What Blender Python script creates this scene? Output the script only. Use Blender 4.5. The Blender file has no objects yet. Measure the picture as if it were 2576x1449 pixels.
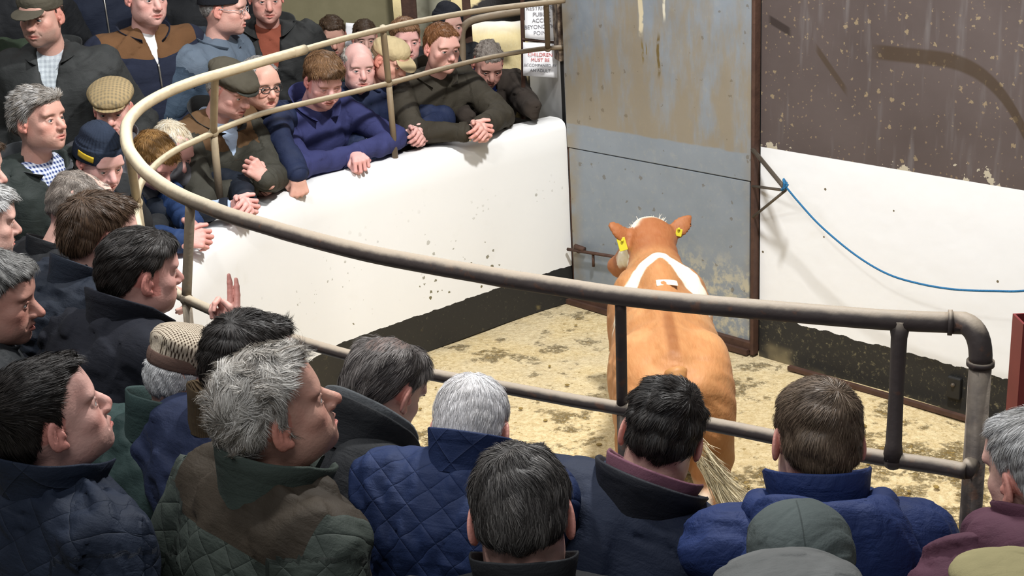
import bpy, math, random
import numpy as np
from mathutils import Vector, Matrix
f32 = np.float32
random.seed(7); rng = np.random.default_rng(7)
SC = bpy.context.scene; COL = SC.collection
def A(*v): return np.array(v, dtype=float)
def unit(v):
    v = np.asarray(v, float); return v/max(1e-9, np.linalg.norm(v))

# ---------------------------------------------------------------- camera, light, exposure
W_, H_ = 2576, 1449
FPX, PITCH, ROLL, CH = 3593.0, math.radians(19.76), math.radians(-3.136), 3.2
_f = A(0, math.cos(PITCH), -math.sin(PITCH)); _r = A(1, 0, 0); _u = A(0, math.sin(PITCH), math.cos(PITCH))
CR = _r*math.cos(ROLL)+_u*math.sin(ROLL); CU = -_r*math.sin(ROLL)+_u*math.cos(ROLL); CF = _f
cam_d = bpy.data.cameras.new('camera'); cam = bpy.data.objects.new('camera', cam_d); COL.objects.link(cam)
cam_d.sensor_width = 36; cam_d.lens = FPX/W_*36; cam_d.clip_start = .05; cam_d.clip_end = 100
cam.matrix_world = Matrix(((CR[0], CU[0], -CF[0], 0), (CR[1], CU[1], -CF[1], 0), (CR[2], CU[2], -CF[2], CH), (0, 0, 0, 1)))
SC.camera = cam
def ray(px, py): return unit((px-W_/2)/FPX*CR-(py-H_/2)/FPX*CU+CF)
def at(px, py, d): return A(0, 0, CH)+ray(px, py)*d          # point d metres from the camera
def onz(px, py, z):                                          # point at height z
    v = ray(px, py); return A(0, 0, CH)+v*((z-CH)/v[2])

wd = bpy.data.worlds.new('world'); SC.world = wd; wd.use_nodes = True
wd.node_tree.nodes['Background'].inputs[0].default_value = (.90, .94, 1, 1)
wd.node_tree.nodes['Background'].inputs[1].default_value = .16
def area(name, loc, tgt, sx, sy, power, col=(1, .992, .975)):
    l = bpy.data.lights.new(name, 'AREA'); l.shape = 'RECTANGLE'; l.size = sx; l.size_y = sy; l.energy = power; l.color = col
    o = bpy.data.objects.new(name, l); COL.objects.link(o); o.location = loc
    o.rotation_euler = (Vector(tgt)-Vector(loc)).to_track_quat('-Z', 'Y').to_euler(); return o
area('ring_lamp', (1.0, 4.9, 5.2), (.3, 6.6, .6), .34, .26, 300)
area('ring_lamp', (-1.2, 3.4, 5.0), (-1.0, 4.6, 1.2), .4, .3, 70)
area('gallery_lamp', (-.6, .4, 6.0), (0, 3.4, 1.6), 2.6, 1.2, 80, (.95, .97, 1))
area('pen_lamp', (-.6, 10.6, 4.2), (-.6, 10.2, 0), 1.2, .6, 75)
area('gallery_lamp', (-3.2, 5.2, 5.4), (-1.8, 6.2, 1.8), 1.2, .6, 45)
SC.view_settings.view_transform = 'Standard'; SC.view_settings.look = 'None'
SC.view_settings.gamma = 1; SC.view_settings.exposure = 0.1; SC.view_settings.use_curve_mapping = False
SC.cycles.max_bounces = 5; SC.cycles.diffuse_bounces = 3; SC.cycles.glossy_bounces = 2; SC.cycles.transmission_bounces = 4
SC.cycles.use_adaptive_sampling = True; SC.cycles.adaptive_threshold = .02
SC.cycles.caustics_reflective = False; SC.cycles.caustics_refractive = False

# ---------------------------------------------------------------- node materials
def s2l(c): return tuple(((x/255)/12.92 if x/255 <= .04045 else ((x/255+.055)/1.055)**2.4) for x in c)
class NT:
    def __init__(s, name, rough=.7, metal=0, spec=.5):
        s.m = bpy.data.materials.new(name); s.m.use_nodes = True; s.t = s.m.node_tree; s.b = s.t.nodes['Principled BSDF']
        s.b.inputs['Roughness'].default_value = rough; s.b.inputs['Metallic'].default_value = metal
        s.b.inputs['Specular IOR Level'].default_value = spec
    def n(s, typ, **kw):
        nd = s.t.nodes.new(typ)
        for k, v in kw.items(): setattr(nd, k, v)
        return nd
    def put(s, inp, v):
        if isinstance(v, bpy.types.NodeSocket): s.t.links.new(v, inp)
        elif isinstance(v, (tuple, list)) and len(v) == 3 and inp.type == 'RGBA': inp.default_value = (*v, 1)
        else: inp.default_value = v
    def M(s, op, a, b=0.0, c=None, clamp=False):
        nd = s.n('ShaderNodeMath', operation=op, use_clamp=clamp); s.put(nd.inputs[0], a); s.put(nd.inputs[1], b)
        if c is not None: s.put(nd.inputs[2], c)
        return nd.outputs[0]
    def mix(s, fac, a, b, mode='MIX'):
        nd = s.n('ShaderNodeMix', data_type='RGBA', blend_type=mode); s.put(nd.inputs['Factor'], fac)
        s.put(nd.inputs['A'], a); s.put(nd.inputs['B'], b); 
        return nd.outputs['Result']
    def noise(s, vec, scale, detail=3, rough=.5, dist=0):
        nd = s.n('ShaderNodeTexNoise'); nd.inputs['Scale'].default_value = scale; nd.inputs['Detail'].default_value = detail
        nd.inputs['Roughness'].default_value = rough; nd.inputs['Distortion'].default_value = dist
        if vec is not None: s.put(nd.inputs['Vector'], vec)
        return nd.outputs['Fac']
    def ramp(s, v, lo, hi):
        nd = s.n('ShaderNodeMapRange'); nd.interpolation_type = 'SMOOTHSTEP'; s.put(nd.inputs[0], v)
        s.put(nd.inputs[1], lo); s.put(nd.inputs[2], hi); return nd.outputs[0]
    def pos(s): return s.n('ShaderNodeNewGeometry').outputs['Position']
    def obj(s): return s.n('ShaderNodeTexCoord').outputs['Object']
    def attr(s, name): return s.n('ShaderNodeAttribute', attribute_name=name)
    def sep(s, v):
        nd = s.n('ShaderNodeSeparateXYZ'); s.put(nd.inputs[0], v); return nd.outputs
    def scl(s, v, sc):
        nd = s.n('ShaderNodeMapping'); s.put(nd.inputs[0], v); nd.inputs['Scale'].default_value = sc; return nd.outputs[0]
    def vor(s, vec, scale, feat='F1'):
        nd = s.n('ShaderNodeTexVoronoi', feature=feat); s.put(nd.inputs['Vector'], vec); nd.inputs['Scale'].default_value = scale; return nd
    def bump(s, h, st=.5, dist=.01):
        nd = s.n('ShaderNodeBump'); nd.inputs['Strength'].default_value = st; nd.inputs['Distance'].default_value = dist
        s.put(nd.inputs['Height'], h); s.t.links.new(nd.outputs[0], s.b.inputs['Normal'])
    def col(s, v): s.put(s.b.inputs['Base Color'], v)
    def rough(s, v): s.put(s.b.inputs['Roughness'], v)

# ---------------------------------------------------------------- mesh helpers
def tag(o, label=None, cat=None, group=None, kind=None):
    for k, v in (('label', label), ('category', cat), ('group', group), ('kind', kind)):
        if v: o[k] = v
    return o
def mesh_obj(name, V, Q, mats, parent=None, loc=None, col=None, vec=None, smooth=True, midx=None):
    """V (n,3) in world coordinates, Q (m,4) or (m,3) faces; loc is the object's origin"""
    V = np.asarray(V, f32); Q = np.asarray(Q, np.int32)
    base = np.zeros(3) if loc is None else np.asarray(loc, float)
    if parent is not None: base = np.asarray(parent['_b'], float)
    me = bpy.data.meshes.new(name); n = Q.shape[1]
    me.vertices.add(len(V)); me.vertices.foreach_set('co', (V-base.astype(f32)).ravel())
    me.loops.add(Q.size); me.loops.foreach_set('vertex_index', Q.ravel())
    me.polygons.add(len(Q)); me.polygons.foreach_set('loop_start', np.arange(0, Q.size, n, dtype=np.int32))
    me.polygons.foreach_set('use_smooth', np.full(len(Q), smooth))
    if not isinstance(mats, (list, tuple)): mats = [mats]
    for m in mats: me.materials.append(m.m if isinstance(m, NT) else m)
    if midx is not None: me.polygons.foreach_set('material_index', np.asarray(midx, np.int32))
    if col is not None:
        a = me.color_attributes.new('Col', 'FLOAT_COLOR', 'POINT'); c = np.ones((len(V), 4), f32); c[:, :3] = col; a.data.foreach_set('color', c.ravel())
    if vec is not None:
        a = me.attributes.new('tc', 'FLOAT_VECTOR', 'POINT'); a.data.foreach_set('vector', np.asarray(vec, f32).ravel())
    me.update(calc_edges=True)
    o = bpy.data.objects.new(name, me); COL.objects.link(o)
    if parent is not None: o.parent = parent
    else: o.location = base
    o['_b'] = [float(x) for x in base]
    return o
def empty(name, loc):
    o = bpy.data.objects.new(name, None); COL.objects.link(o); o.location = loc; o['_b'] = [float(x) for x in loc]; return o
class MB:
    """collects quads into one mesh"""
    def __init__(s): s.V = []; s.Q = []; s.n = 0; s.C = []
    def add(s, V, Q, col=None):
        V = np.asarray(V, float); s.V.append(V); s.Q.append(np.asarray(Q)+s.n); s.n += len(V)
        s.C.append(np.tile(np.asarray(col if col is not None else (1, 1, 1), float), (len(V), 1)) if col is None or np.ndim(col) == 1 else col); return s
    def box(s, c, size, R=None):
        x, y, z = np.array(size)/2; V = np.array([[i, j, k] for i in (-x, x) for j in (-y, y) for k in (-z, z)])
        if R is not None: V = V@np.asarray(R).T
        return s.add(V+np.asarray(c), [[0, 1, 3, 2], [4, 6, 7, 5], [0, 4, 5, 1], [2, 3, 7, 6], [0, 2, 6, 4], [1, 5, 7, 3]])
    def tube(s, P, r, n=12, cap=True):
        P = np.asarray(P, float); m = len(P); r = np.broadcast_to(np.asarray(r, float), (m,))
        T = np.gradient(P, axis=0); T /= np.linalg.norm(T, axis=1, keepdims=True)
        up = A(0, 0, 1) if abs(T[0][2]) < .9 else A(1, 0, 0)
        N = []; prev = unit(up-T[0]*(up@T[0]))
        for t in T: prev = unit(prev-t*(prev@t)); N.append(prev)
        N = np.array(N); B = np.cross(T, N); a = np.linspace(0, 2*np.pi, n, endpoint=False)
        V = (P[:, None]+r[:, None, None]*(np.cos(a)[None, :, None]*N[:, None]+np.sin(a)[None, :, None]*B[:, None])).reshape(-1, 3)
        Q = [[i*n+j, i*n+(j+1) % n, (i+1)*n+(j+1) % n, (i+1)*n+j] for i in range(m-1) for j in range(n)]
        if cap:
            k = len(V); V = np.vstack([V, P[0], P[-1]]); e = (m-1)*n
            for j in range(0, n, 2):
                Q.append([k, (j+2) % n, j+1, j]); Q.append([k+1, e+j, e+j+1, e+(j+2) % n])
        return s.add(V, Q)
    def sphere(s, c, r, R=None, m=6, col=None):
        g = np.linspace(-1, 1, m+1); V = []; Q = []; r = np.broadcast_to(np.asarray(r, float), (3,))
        for ax in range(3):
            for sg in (-1, 1):
                b = len(V)
                for i in g:
                    for j in g:
                        p = np.zeros(3); p[ax] = sg; p[(ax+1) % 3] = math.tan(i*math.pi/4); p[(ax+2) % 3] = math.tan(j*math.pi/4); V.append(p/np.linalg.norm(p))
                for i in range(m):
                    for j in range(m):
                        q = [b+i*(m+1)+j, b+(i+1)*(m+1)+j, b+(i+1)*(m+1)+j+1, b+i*(m+1)+j+1]; Q.append(q if sg > 0 else q[::-1])
        V = np.array(V)*r
        if R is not None: V = V@np.asarray(R).T
        return s.add(V+np.asarray(c), Q, col)
    def grid(s, G):
        G = np.asarray(G, float); a, b = G.shape[:2]; i = np.arange(a*b).reshape(a, b)
        return s.add(G.reshape(-1, 3), np.stack([i[:-1, :-1], i[1:, :-1], i[1:, 1:], i[:-1, 1:]], -1).reshape(-1, 4))
    def build(s, name, mat, parent=None, loc=None, smooth=False, usecol=False):
        return mesh_obj(name, np.vstack(s.V), np.vstack(s.Q), mat, parent, loc, smooth=smooth, col=np.vstack(s.C) if usecol else None)
def bevel(o, w=.004, seg=2):
    m = o.modifiers.new('bevel', 'BEVEL'); m.width = w; m.segments = seg; m.limit_method = 'ANGLE'; return o
def spline(P, n=6):
    P = np.asarray(P, float); Q = np.vstack([2*P[0]-P[1], P, 2*P[-1]-P[-2]]); out = []
    for i in range(len(P)-1):
        p0, p1, p2, p3 = Q[i:i+4]
        for t in np.linspace(0, 1, n, endpoint=False):
            out.append(.5*((2*p1)+(-p0+p2)*t+(2*p0-5*p1+4*p2-p3)*t*t+(-p0+3*p1-3*p2+p3)*t**3))
    out.append(P[-1]); return np.array(out)
def basis(fwd, up=(0, 0, 1)):                                 # columns: right, forward, up
    f = unit(fwd); r = unit(np.cross(f, up)); return np.stack([r, f, np.cross(r, f)], 1)

# ---------------------------------------------------------------- distance fields meshed with surface nets
class Fld:
    def __init__(s, lo, hi, h):
        s.lo = np.asarray(lo, float); s.h = h; s.n = np.ceil((np.asarray(hi)-s.lo)/h).astype(int)+1
        s.F = np.full(s.n, .3, f32); s.ax = [(s.lo[i]+h*np.arange(s.n[i])).astype(f32) for i in range(3)]
    def blk(s, lo, hi):
        a = np.clip(np.floor((np.asarray(lo)-s.lo)/s.h).astype(int), 0, s.n); b = np.clip(np.ceil((np.asarray(hi)-s.lo)/s.h).astype(int)+1, 0, s.n)
        sl = tuple(slice(a[i], b[i]) for i in range(3))
        return sl, s.ax[0][sl[0]][:, None, None], s.ax[1][sl[1]][None, :, None], s.ax[2][sl[2]][None, None, :]
    def put(s, sl, d, k, sub):
        F = s.F[sl]
        if F.size == 0: return
        if sub: d = -d; h = np.maximum(k-np.abs(F-d), 0); F[...] = np.maximum(F, d)+h*h/(4*k)
        else: h = np.maximum(k-np.abs(F-d), 0); F[...] = np.minimum(F, d)-h*h/(4*k)
    def ell(s, c, r, k=.01, R=None, sub=False):
        c = np.asarray(c, float); r = np.asarray(r, float); m = (r if R is None else np.full(3, r.max()))+k+2*s.h
        sl, X, Y, Z = s.blk(c-m, c+m); X = X-f32(c[0]); Y = Y-f32(c[1]); Z = Z-f32(c[2])
        if R is not None:
            R = np.asarray(R, f32); X, Y, Z = (R[0, i]*X+R[1, i]*Y+R[2, i]*Z for i in range(3))
        r = r.astype(f32); a, b, c2 = X/r[0], Y/r[1], Z/r[2]; k0 = np.sqrt(a*a+b*b+c2*c2); k1 = np.sqrt((a/r[0])**2+(b/r[1])**2+(c2/r[2])**2)+f32(1e-6)
        s.put(sl, k0*(k0-1)/k1, f32(k), sub)
    def cone(s, a, b, ra, rb, k=.01, sy=1., sub=False):
        a = np.asarray(a, float); b = np.asarray(b, float); m = max(ra, rb)+k+2*s.h
        sl, X, Y, Z = s.blk(np.minimum(a, b)-m, np.maximum(a, b)+m)
        X = X-f32(a[0]); Y = (Y-f32(a[1]))/f32(sy); Z = Z-f32(a[2]); d = (b-a).astype(f32); d[1] /= sy; dd = max(float(d@d), 1e-9)
        t = np.clip((X*d[0]+Y*d[1]+Z*d[2])/f32(dd), 0, 1)
        q = np.sqrt((X-t*d[0])**2+(Y-t*d[1])**2+(Z-t*d[2])**2)-(f32(ra)+t*f32(rb-ra))
        if sy != 1: q = q*f32(min(1, sy)**.5)
        s.put(sl, q, f32(k), sub)
    def wob(s, amp, wl, seed, crease=0.):
        r = np.random.default_rng(seed); X, Y, Z = s.ax[0][:, None, None], s.ax[1][None, :, None], s.ax[2][None, None, :]
        N = np.zeros(s.n, f32)
        for i in range(5):
            w = unit(r.normal(size=3))*2*np.pi/(wl*r.uniform(.6, 1.8)); ph = r.uniform(0, 6.28)
            v = np.sin(f32(w[0])*X+f32(w[1])*Y+f32(w[2])*Z+f32(ph)+ (N*f32(1.5) if i > 1 else 0))
            N += v if i < 3 else v*f32(.6)
        s.F += f32(amp)*N
        if crease: s.F += f32(crease)*(1-np.minimum(np.abs(N), 1))**3
    def mesh(s):
        F = s.F; S = F < 0
        c = [S[i:S.shape[0]-1+i, j:S.shape[1]-1+j, k:S.shape[2]-1+k] for i in (0, 1) for j in (0, 1) for k in (0, 1)]
        al = c[0].copy(); an = c[0].copy()
        for x in c[1:]: al &= x; an |= x
        idx = np.argwhere(an & ~al); vid = np.full(al.shape, -1, np.int32); vid[idx[:, 0], idx[:, 1], idx[:, 2]] = np.arange(len(idx))
        off = np.array([[i, j, k] for i in (0, 1) for j in (0, 1) for k in (0, 1)])
        val = np.stack([F[idx[:, 0]+o[0], idx[:, 1]+o[1], idx[:, 2]+o[2]] for o in off], 1)
        acc = np.zeros((len(idx), 3)); cnt = np.zeros(len(idx))
        for a in range(8):
            for b in range(a+1, 8):
                if abs(off[a]-off[b]).sum() == 1:
                    va, vb = val[:, a], val[:, b]; m = (va < 0) != (vb < 0)
                    t = va[m]/(va[m]-vb[m]); acc[m] += off[a]+(off[b]-off[a])*t[:, None]; cnt[m] += 1
        V = s.lo+s.h*(idx+acc/cnt[:, None]); Q = []
        for ax in range(3):
            o1, o2 = (ax+1) % 3, (ax+2) % 3
            a = np.take(S, range(0, S.shape[ax]-1), ax); b = np.take(S, range(1, S.shape[ax]), ax)
            e = np.argwhere(a != b); e = e[(e[:, o1] > 0) & (e[:, o2] > 0) & (e[:, o1] < S.shape[o1]-1) & (e[:, o2] < S.shape[o2]-1)]
            ins = S[e[:, 0], e[:, 1], e[:, 2]]
            def g(d1, d2):
                q = e.copy(); q[:, o1] -= d1; q[:, o2] -= d2; return vid[q[:, 0], q[:, 1], q[:, 2]]
            q = np.stack([g(1, 1), g(0, 1), g(0, 0), g(1, 0)], 1); q[~ins] = q[~ins][:, ::-1]; Q.append(q)
        Q = np.vstack(Q); Q = Q[(Q >= 0).all(1)]
        return V, Q
def compact(V, Q, keep, *arrs):
    Q = Q[keep[Q].all(1)]; used = np.zeros(len(V), bool); used[Q.ravel()] = True; m = np.cumsum(used)-1
    return (V[used], m[Q])+tuple(a[used] for a in arrs)
def normals(V, Q):
    n = np.cross(V[Q[:, 2]]-V[Q[:, 0]], V[Q[:, 3 % Q.shape[1]]]-V[Q[:, 1]]); N = np.zeros_like(V)
    for i in range(Q.shape[1]): np.add.at(N, Q[:, i], n)
    return N/np.maximum(np.linalg.norm(N, axis=1, keepdims=True), 1e-9)
# ---------------------------------------------------------------- the ring: walls, floor, door
CX = A(.39, 8.60); DR = A(.696, -.718); NR = A(-.718, -.696)            # corner, right wall direction and inward normal
def rw(s, n, z): p = CX+DR*s+NR*n; return A(p[0], p[1], z)              # a point s along the right wall, n out from it
def onwall(px, py, n=0.):
    v = ray(px, py); N3 = A(NR[0], NR[1], 0); P0 = rw(0, n, 0); t = ((P0-A(0, 0, CH))@N3)/(v@N3); return A(0, 0, CH)+v*t
INNER = spline([(.388, 8.6), (.02, 8.33), (-.23, 8.12), (-.56, 7.84), (-.78, 7.65), (-1.02, 7.41), (-1.24, 6.98), (-1.39, 6.52), (-1.46, 6.08), (-1.45, 5.7),
    (-1.37, 5.3), (-1.2, 4.9), (-.98, 4.58), (-.84, 4.40), (-.57, 4.12), (-.2, 3.84), (.17, 3.62), (.5, 3.43), (.84, 3.22), (1.06, 3.09)], 6)
def offset(P, d):
    T = np.gradient(P, axis=0); T /= np.linalg.norm(T, axis=1, keepdims=True); return P+d*np.stack([T[:, 1], -T[:, 0]], 1)
_o = offset(INNER, 1.)-INNER
if _o[0]@A(-.63, .78) < 0: OUTS = -1.
else: OUTS = 1.
def outer(d): return offset(INNER, d*OUTS)
WT = 1.19
white = NT('white_wall_paint', .55)
p = white.pos(); x, y, z = white.sep(p)
n1 = white.noise(p, 3, 4); n2 = white.noise(p, 60, 3); n3 = white.noise(p, 14, 4)
edge = white.M('ADD', z, white.M('MULTIPLY', white.M('SUBTRACT', n3, .5), .035))
dirt = white.ramp(white.noise(p, 5, 5), .62, .8)
wc = white.mix(white.M('MULTIPLY', dirt, .25), (.86, .86, .85), (.72, .70, .62))
v1 = white.vor(p, 30); v2 = white.vor(p, 11)
_r = white.M('MULTIPLY', white.M('MULTIPLY', white.sep(v1.outputs['Color'])[2], 1.3), white.M('MULTIPLY', white.ramp(white.noise(p, 2.2, 2), .46, .66), .36))
_d = white.M('ADD', v1.outputs['Distance'], white.M('MULTIPLY', white.M('SUBTRACT', white.noise(p, 120, 2), .45), .5))
sp = white.M('MULTIPLY', white.M('LESS_THAN', _d, _r), white.ramp(z, 1.0, .25))
sp = white.M('MULTIPLY', sp, white.ramp(white.sep(v1.outputs['Color'])[0], .42, .46))
sp2 = white.M('MULTIPLY', white.M('LESS_THAN', v2.outputs['Distance'], .11), white.M('MULTIPLY', white.M('GREATER_THAN', white.sep(v2.outputs['Color'])[1], .72), white.ramp(z, 1.05, .5)))
sp2 = white.M('MULTIPLY', sp2, white.ramp(white.noise(p, 1.7, 1), .45, .6))
wc = white.mix(white.M('MAXIMUM', sp, sp2, clamp=True), wc, (.14, .12, .05))
bk = white.mix(white.ramp(white.noise(p, 45, 6, .8), .58, .75), (.015, .015, .015), (.16, .145, .09))
bk = white.mix(white.ramp(white.noise(p, 9, 4), .68, .85), bk, (.2, .16, .07))
white.col(white.mix(white.M('LESS_THAN', edge, .243), wc, bk))
white.bump(n1, .15, .02)
# curved parapet
prof = [(0, 0), (0, WT-.06), (.015, WT-.025), (.045, WT-.005), (.09, WT), (.16, WT-.004), (.19, WT-.03), (.2, WT-.08), (.2, 0)]
P2 = INNER
seg = [0]+[i for i in range(1, len(prof))]
zs = []
for (d0, z0), (d1, z1) in zip(prof[:-1], prof[1:]):
    k = 8 if abs(z1-z0) > .5 else 1
    for t in range(k): zs.append((d0+(d1-d0)*t/k, z0+(z1-z0)*t/k))
zs.append(prof[-1])
G = np.array([np.column_stack([outer(d), np.full(len(INNER), z)]) for d, z in zs])
mb = MB(); mb.grid(G)
e = len(INNER)-1; ends = G[:, e]
c = ends.mean(0); mb.add(np.vstack([ends, ends[0:1]]), [[i, i+1, len(zs)-2-i, len(zs)-1-i] for i in range(len(zs)//2-1)])
tag(mb.build('wall_left', white, smooth=True), kind='structure')
# ring floor
saw = NT('sawdust', .95, spec=.2); p = saw.pos(); x, y, z = saw.sep(p)
a = saw.noise(p, 40, 5, .7); b_ = saw.noise(p, 6, 5, .65); c_ = saw.noise(p, 2.0, 4, .6)
base = saw.mix(saw.ramp(a, .3, .7), (.64, .48, .24), (.88, .72, .43))
base = saw.mix(saw.M('MULTIPLY', saw.ramp(saw.noise(p, 90, 2), .63, .7), .55), base, (.28, .18, .05))
near = saw.ramp(y, 7.2, 5.0)
dung = saw.ramp(saw.M('ADD', saw.M('ADD', saw.M('MULTIPLY', b_, .6), saw.M('MULTIPLY', c_, .5)), saw.M('MULTIPLY', near, .16)), .60, .68)
dung = saw.M('MULTIPLY', dung, saw.ramp(saw.noise(p, 34, 5, .75), .42, .60))
base = saw.mix(saw.M('MULTIPLY', dung, .85), base, (.36, .225, .05))
v = saw.vor(p, 16); spk = saw.M('MULTIPLY', saw.M('LESS_THAN', v.outputs['Distance'], .14), saw.M('GREATER_THAN', saw.sep(v.outputs['Color'])[0], .6))
base = saw.mix(saw.M('MULTIPLY', spk, .7), base, (.30, .19, .05))
pale = saw.M('MULTIPLY', saw.ramp(y, 6.6, 7.6), saw.ramp(saw.noise(p, 3, 3), .35, .6))
base = saw.mix(saw.M('MULTIPLY', pale, .18), base, (.66, .63, .54))
saw.col(base); saw.bump(saw.M('ADD', a, saw.M('MULTIPLY', saw.M('ADD', b_, dung), 1.5)), .9, .02)
gx = np.linspace(-2, 7.5, 60); gy = np.linspace(2.4, 9, 50)
mb = MB(); mb.grid([[(X, Y, -.012+.008*math.sin(X*3+Y*2)*math.sin(Y*5-X)) for X in gx] for Y in gy])
tag(mb.build('floor', saw, smooth=True), kind='structure')
# dung lumps
lump = NT('dung', .8); lp = lump.pos(); lump.col(lump.mix(lump.noise(lp, 50, 3), (.10, .07, .02), (.42, .28, .07)))
mb = MB(); r = np.random.default_rng(4)
for i in range(420):
    X, Y = r.uniform(-.9, 2.2), r.uniform(3.9, 8.2)
    if r.random() > .25+.75*(Y < 6.2): continue
    if (A(X, Y)-CX)@NR < .25 or np.min(np.linalg.norm(INNER-A(X, Y), axis=1)) < .25: continue
    s_ = r.uniform(.003, .010); mb.sphere((X, Y, .0), (s_*r.uniform(.8, 2), s_*r.uniform(.8, 2), s_*.5), m=2)
tag(mb.build('dung', lump, smooth=True), 'scattered dung clumps lying on the sawdust ring floor', 'dung', kind='stuff')
# right wall
rwm = NT('painted_render', .6); p = rwm.pos(); x, y, z = rwm.sep(p)
n3 = rwm.noise(p, 12, 5); n2 = rwm.noise(p, 55, 3)
e1 = rwm.M('ADD', z, rwm.M('MULTIPLY', rwm.M('SUBTRACT', n3, .5), .05))
s_ = rwm.M('MULTIPLY', rwm.M('SUBTRACT', x, .39), 1.437)                # metres along the wall
flk = rwm.M('LESS_THAN', rwm.M('SUBTRACT', z, rwm.M('MULTIPLY', rwm.ramp(rwm.noise(p, 5, 5, .7), .55, .70), .10)), 1.222)
br = rwm.mix(rwm.noise(p, 2.5, 4), (.058, .042, .038), (.115, .09, .085))
br = rwm.mix(rwm.M('MULTIPLY', rwm.ramp(rwm.noise(rwm.scl(p, (9, 9, 1.2)), 2, 3), .55, .8), .5), br, (.17, .155, .155))
vv = rwm.vor(p, 20); fl = rwm.M('LESS_THAN', rwm.M('ADD', vv.outputs['Distance'], rwm.M('MULTIPLY', rwm.M('SUBTRACT', rwm.noise(p, 90, 3), .5), .7)), rwm.M('MULTIPLY', rwm.ramp(rwm.sep(vv.outputs['Color'])[0], .45, 1.), .24))
br = rwm.mix(rwm.M('MULTIPLY', fl, .45), br, (.42, .32, .17))
vv = rwm.vor(p, 48); fl = rwm.M('LESS_THAN', rwm.M('ADD', vv.outputs['Distance'], rwm.M('MULTIPLY', rwm.M('SUBTRACT', rwm.noise(p, 160, 2), .5), .7)), rwm.M('MULTIPLY', rwm.ramp(rwm.sep(vv.outputs['Color'])[1], .6, 1.), .3))
br = rwm.mix(rwm.M('MULTIPLY', fl, .42), br, (.34, .24, .13))
# swept dark smear, a dent whose shaded recess is painted dark, and a scuff
ds = rwm.M('MAXIMUM', rwm.M('SUBTRACT', s_, 2.4), 0.0); zc = rwm.M('SUBTRACT', 1.805, rwm.M('MULTIPLY', rwm.M('POWER', ds, 3.0), 1.95))
arc = rwm.M('MULTIPLY', rwm.ramp(rwm.M('ABSOLUTE', rwm.M('SUBTRACT', z, zc)), .045, .028), rwm.ramp(s_, 2.08, 2.2))
dn = rwm.M('ABSOLUTE', rwm.M('SUBTRACT', z, rwm.M('SUBTRACT', 1.92, rwm.M('MULTIPLY', rwm.M('SUBTRACT', s_, 1.49), .43))))
dn = rwm.M('MULTIPLY', rwm.ramp(dn, .028, .016), rwm.M('MULTIPLY', rwm.ramp(s_, 1.48, 1.51), rwm.ramp(s_, 1.64, 1.61))); br = rwm.mix(rwm.M('MULTIPLY', dn, .85), br, (.02, .012, .010))
br = rwm.mix(rwm.M('MULTIPLY', arc, .75), br, (.045, .026, .010))
ln = rwm.M('ABSOLUTE', rwm.M('ADD', rwm.M('SUBTRACT', z, 1.79), rwm.M('MULTIPLY', rwm.M('SUBTRACT', s_, 1.79), 1.11)))
ln = rwm.M('MULTIPLY', rwm.ramp(ln, .03, .015), rwm.M('MULTIPLY', rwm.ramp(s_, 1.77, 1.81), rwm.ramp(s_, 1.99, 1.95)))
br = rwm.mix(rwm.M('MULTIPLY', ln, .7), br, (.05, .03, .014))
wh = rwm.mix(rwm.M('MULTIPLY', rwm.ramp(rwm.noise(p, 4, 4), .6, .8), .3), (.86, .87, .88), (.76, .74, .68))
vs = rwm.vor(p, 7); wh = rwm.mix(rwm.M('MULTIPLY', rwm.M('LESS_THAN', vs.outputs['Distance'], .05), rwm.M('GREATER_THAN', rwm.sep(vs.outputs['Color'])[0], .6)), wh, (.16, .13, .08))
bk = rwm.mix(rwm.ramp(rwm.noise(p, 38, 6, .8), .54, .72), (.014, .014, .014), (.24, .21, .12))
bk = rwm.mix(rwm.ramp(rwm.M('ADD', rwm.noise(p, 3, 3), rwm.M('MULTIPLY', z, -1.2)), .50, .68), bk, (.17, .14, .08))
c = rwm.mix(rwm.M('LESS_THAN', e1, .245), wh, bk)
pl = rwm.mix(rwm.M('GREATER_THAN', z, 1.222), c, (.45, .40, .30))
rwm.col(rwm.mix(rwm.M('MULTIPLY', rwm.M('SUBTRACT', 1, flk), rwm.M('GREATER_THAN', z, 1.222)), pl, br))
rwm.bump(rwm.noise(p, 5, 4), .25, .02)
mb = MB(); R_ = np.stack([A(DR[0], DR[1], 0), A(-NR[0], -NR[1], 0), A(0, 0, 1)], 1)
mb.box(rw(1.445+2.6, -.1, 1.6), (5.2, .2, 3.3), R_)
tag(mb.build('wall_right', rwm), kind='structure')
# door : grey sheet steel
rust = NT('rusty_steel', .75, .2); p = rust.pos()
rust.col(rust.mix(rust.noise(p, 18, 5), (.030, .013, .010), (.12, .06, .038))); rust.bump(rust.noise(p, 60, 3), .5, .004)
gry = NT('grey_sheet_steel', .5, .15); p = gry.pos(); x, y, z = gry.sep(p); s_ = gry.M('MULTIPLY', gry.M('SUBTRACT', x, .39), 1.437)
g0 = gry.mix(gry.noise(p, 2.5, 5, .7), (.185, .222, .262), (.30, .33, .365)); g0 = gry.mix(gry.M('MULTIPLY', gry.ramp(gry.noise(p, 26, 5, .7), .5, .75), .35), g0, (.38, .37, .33))
st = gry.noise(gry.scl(p, (3.5, 3.5, .9)), 1.6, 5, .65)
up = gry.ramp(gry.M('ADD', z, gry.M('MULTIPLY', gry.M('SUBTRACT', gry.noise(p, 6, 3), .5), .03)), 1.165, 1.18)
sm = gry.M('MULTIPLY', up, gry.ramp(gry.M('SUBTRACT', st, gry.M('MULTIPLY', gry.M('SUBTRACT', z, 1.2), .22)), .26, .52))
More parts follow.
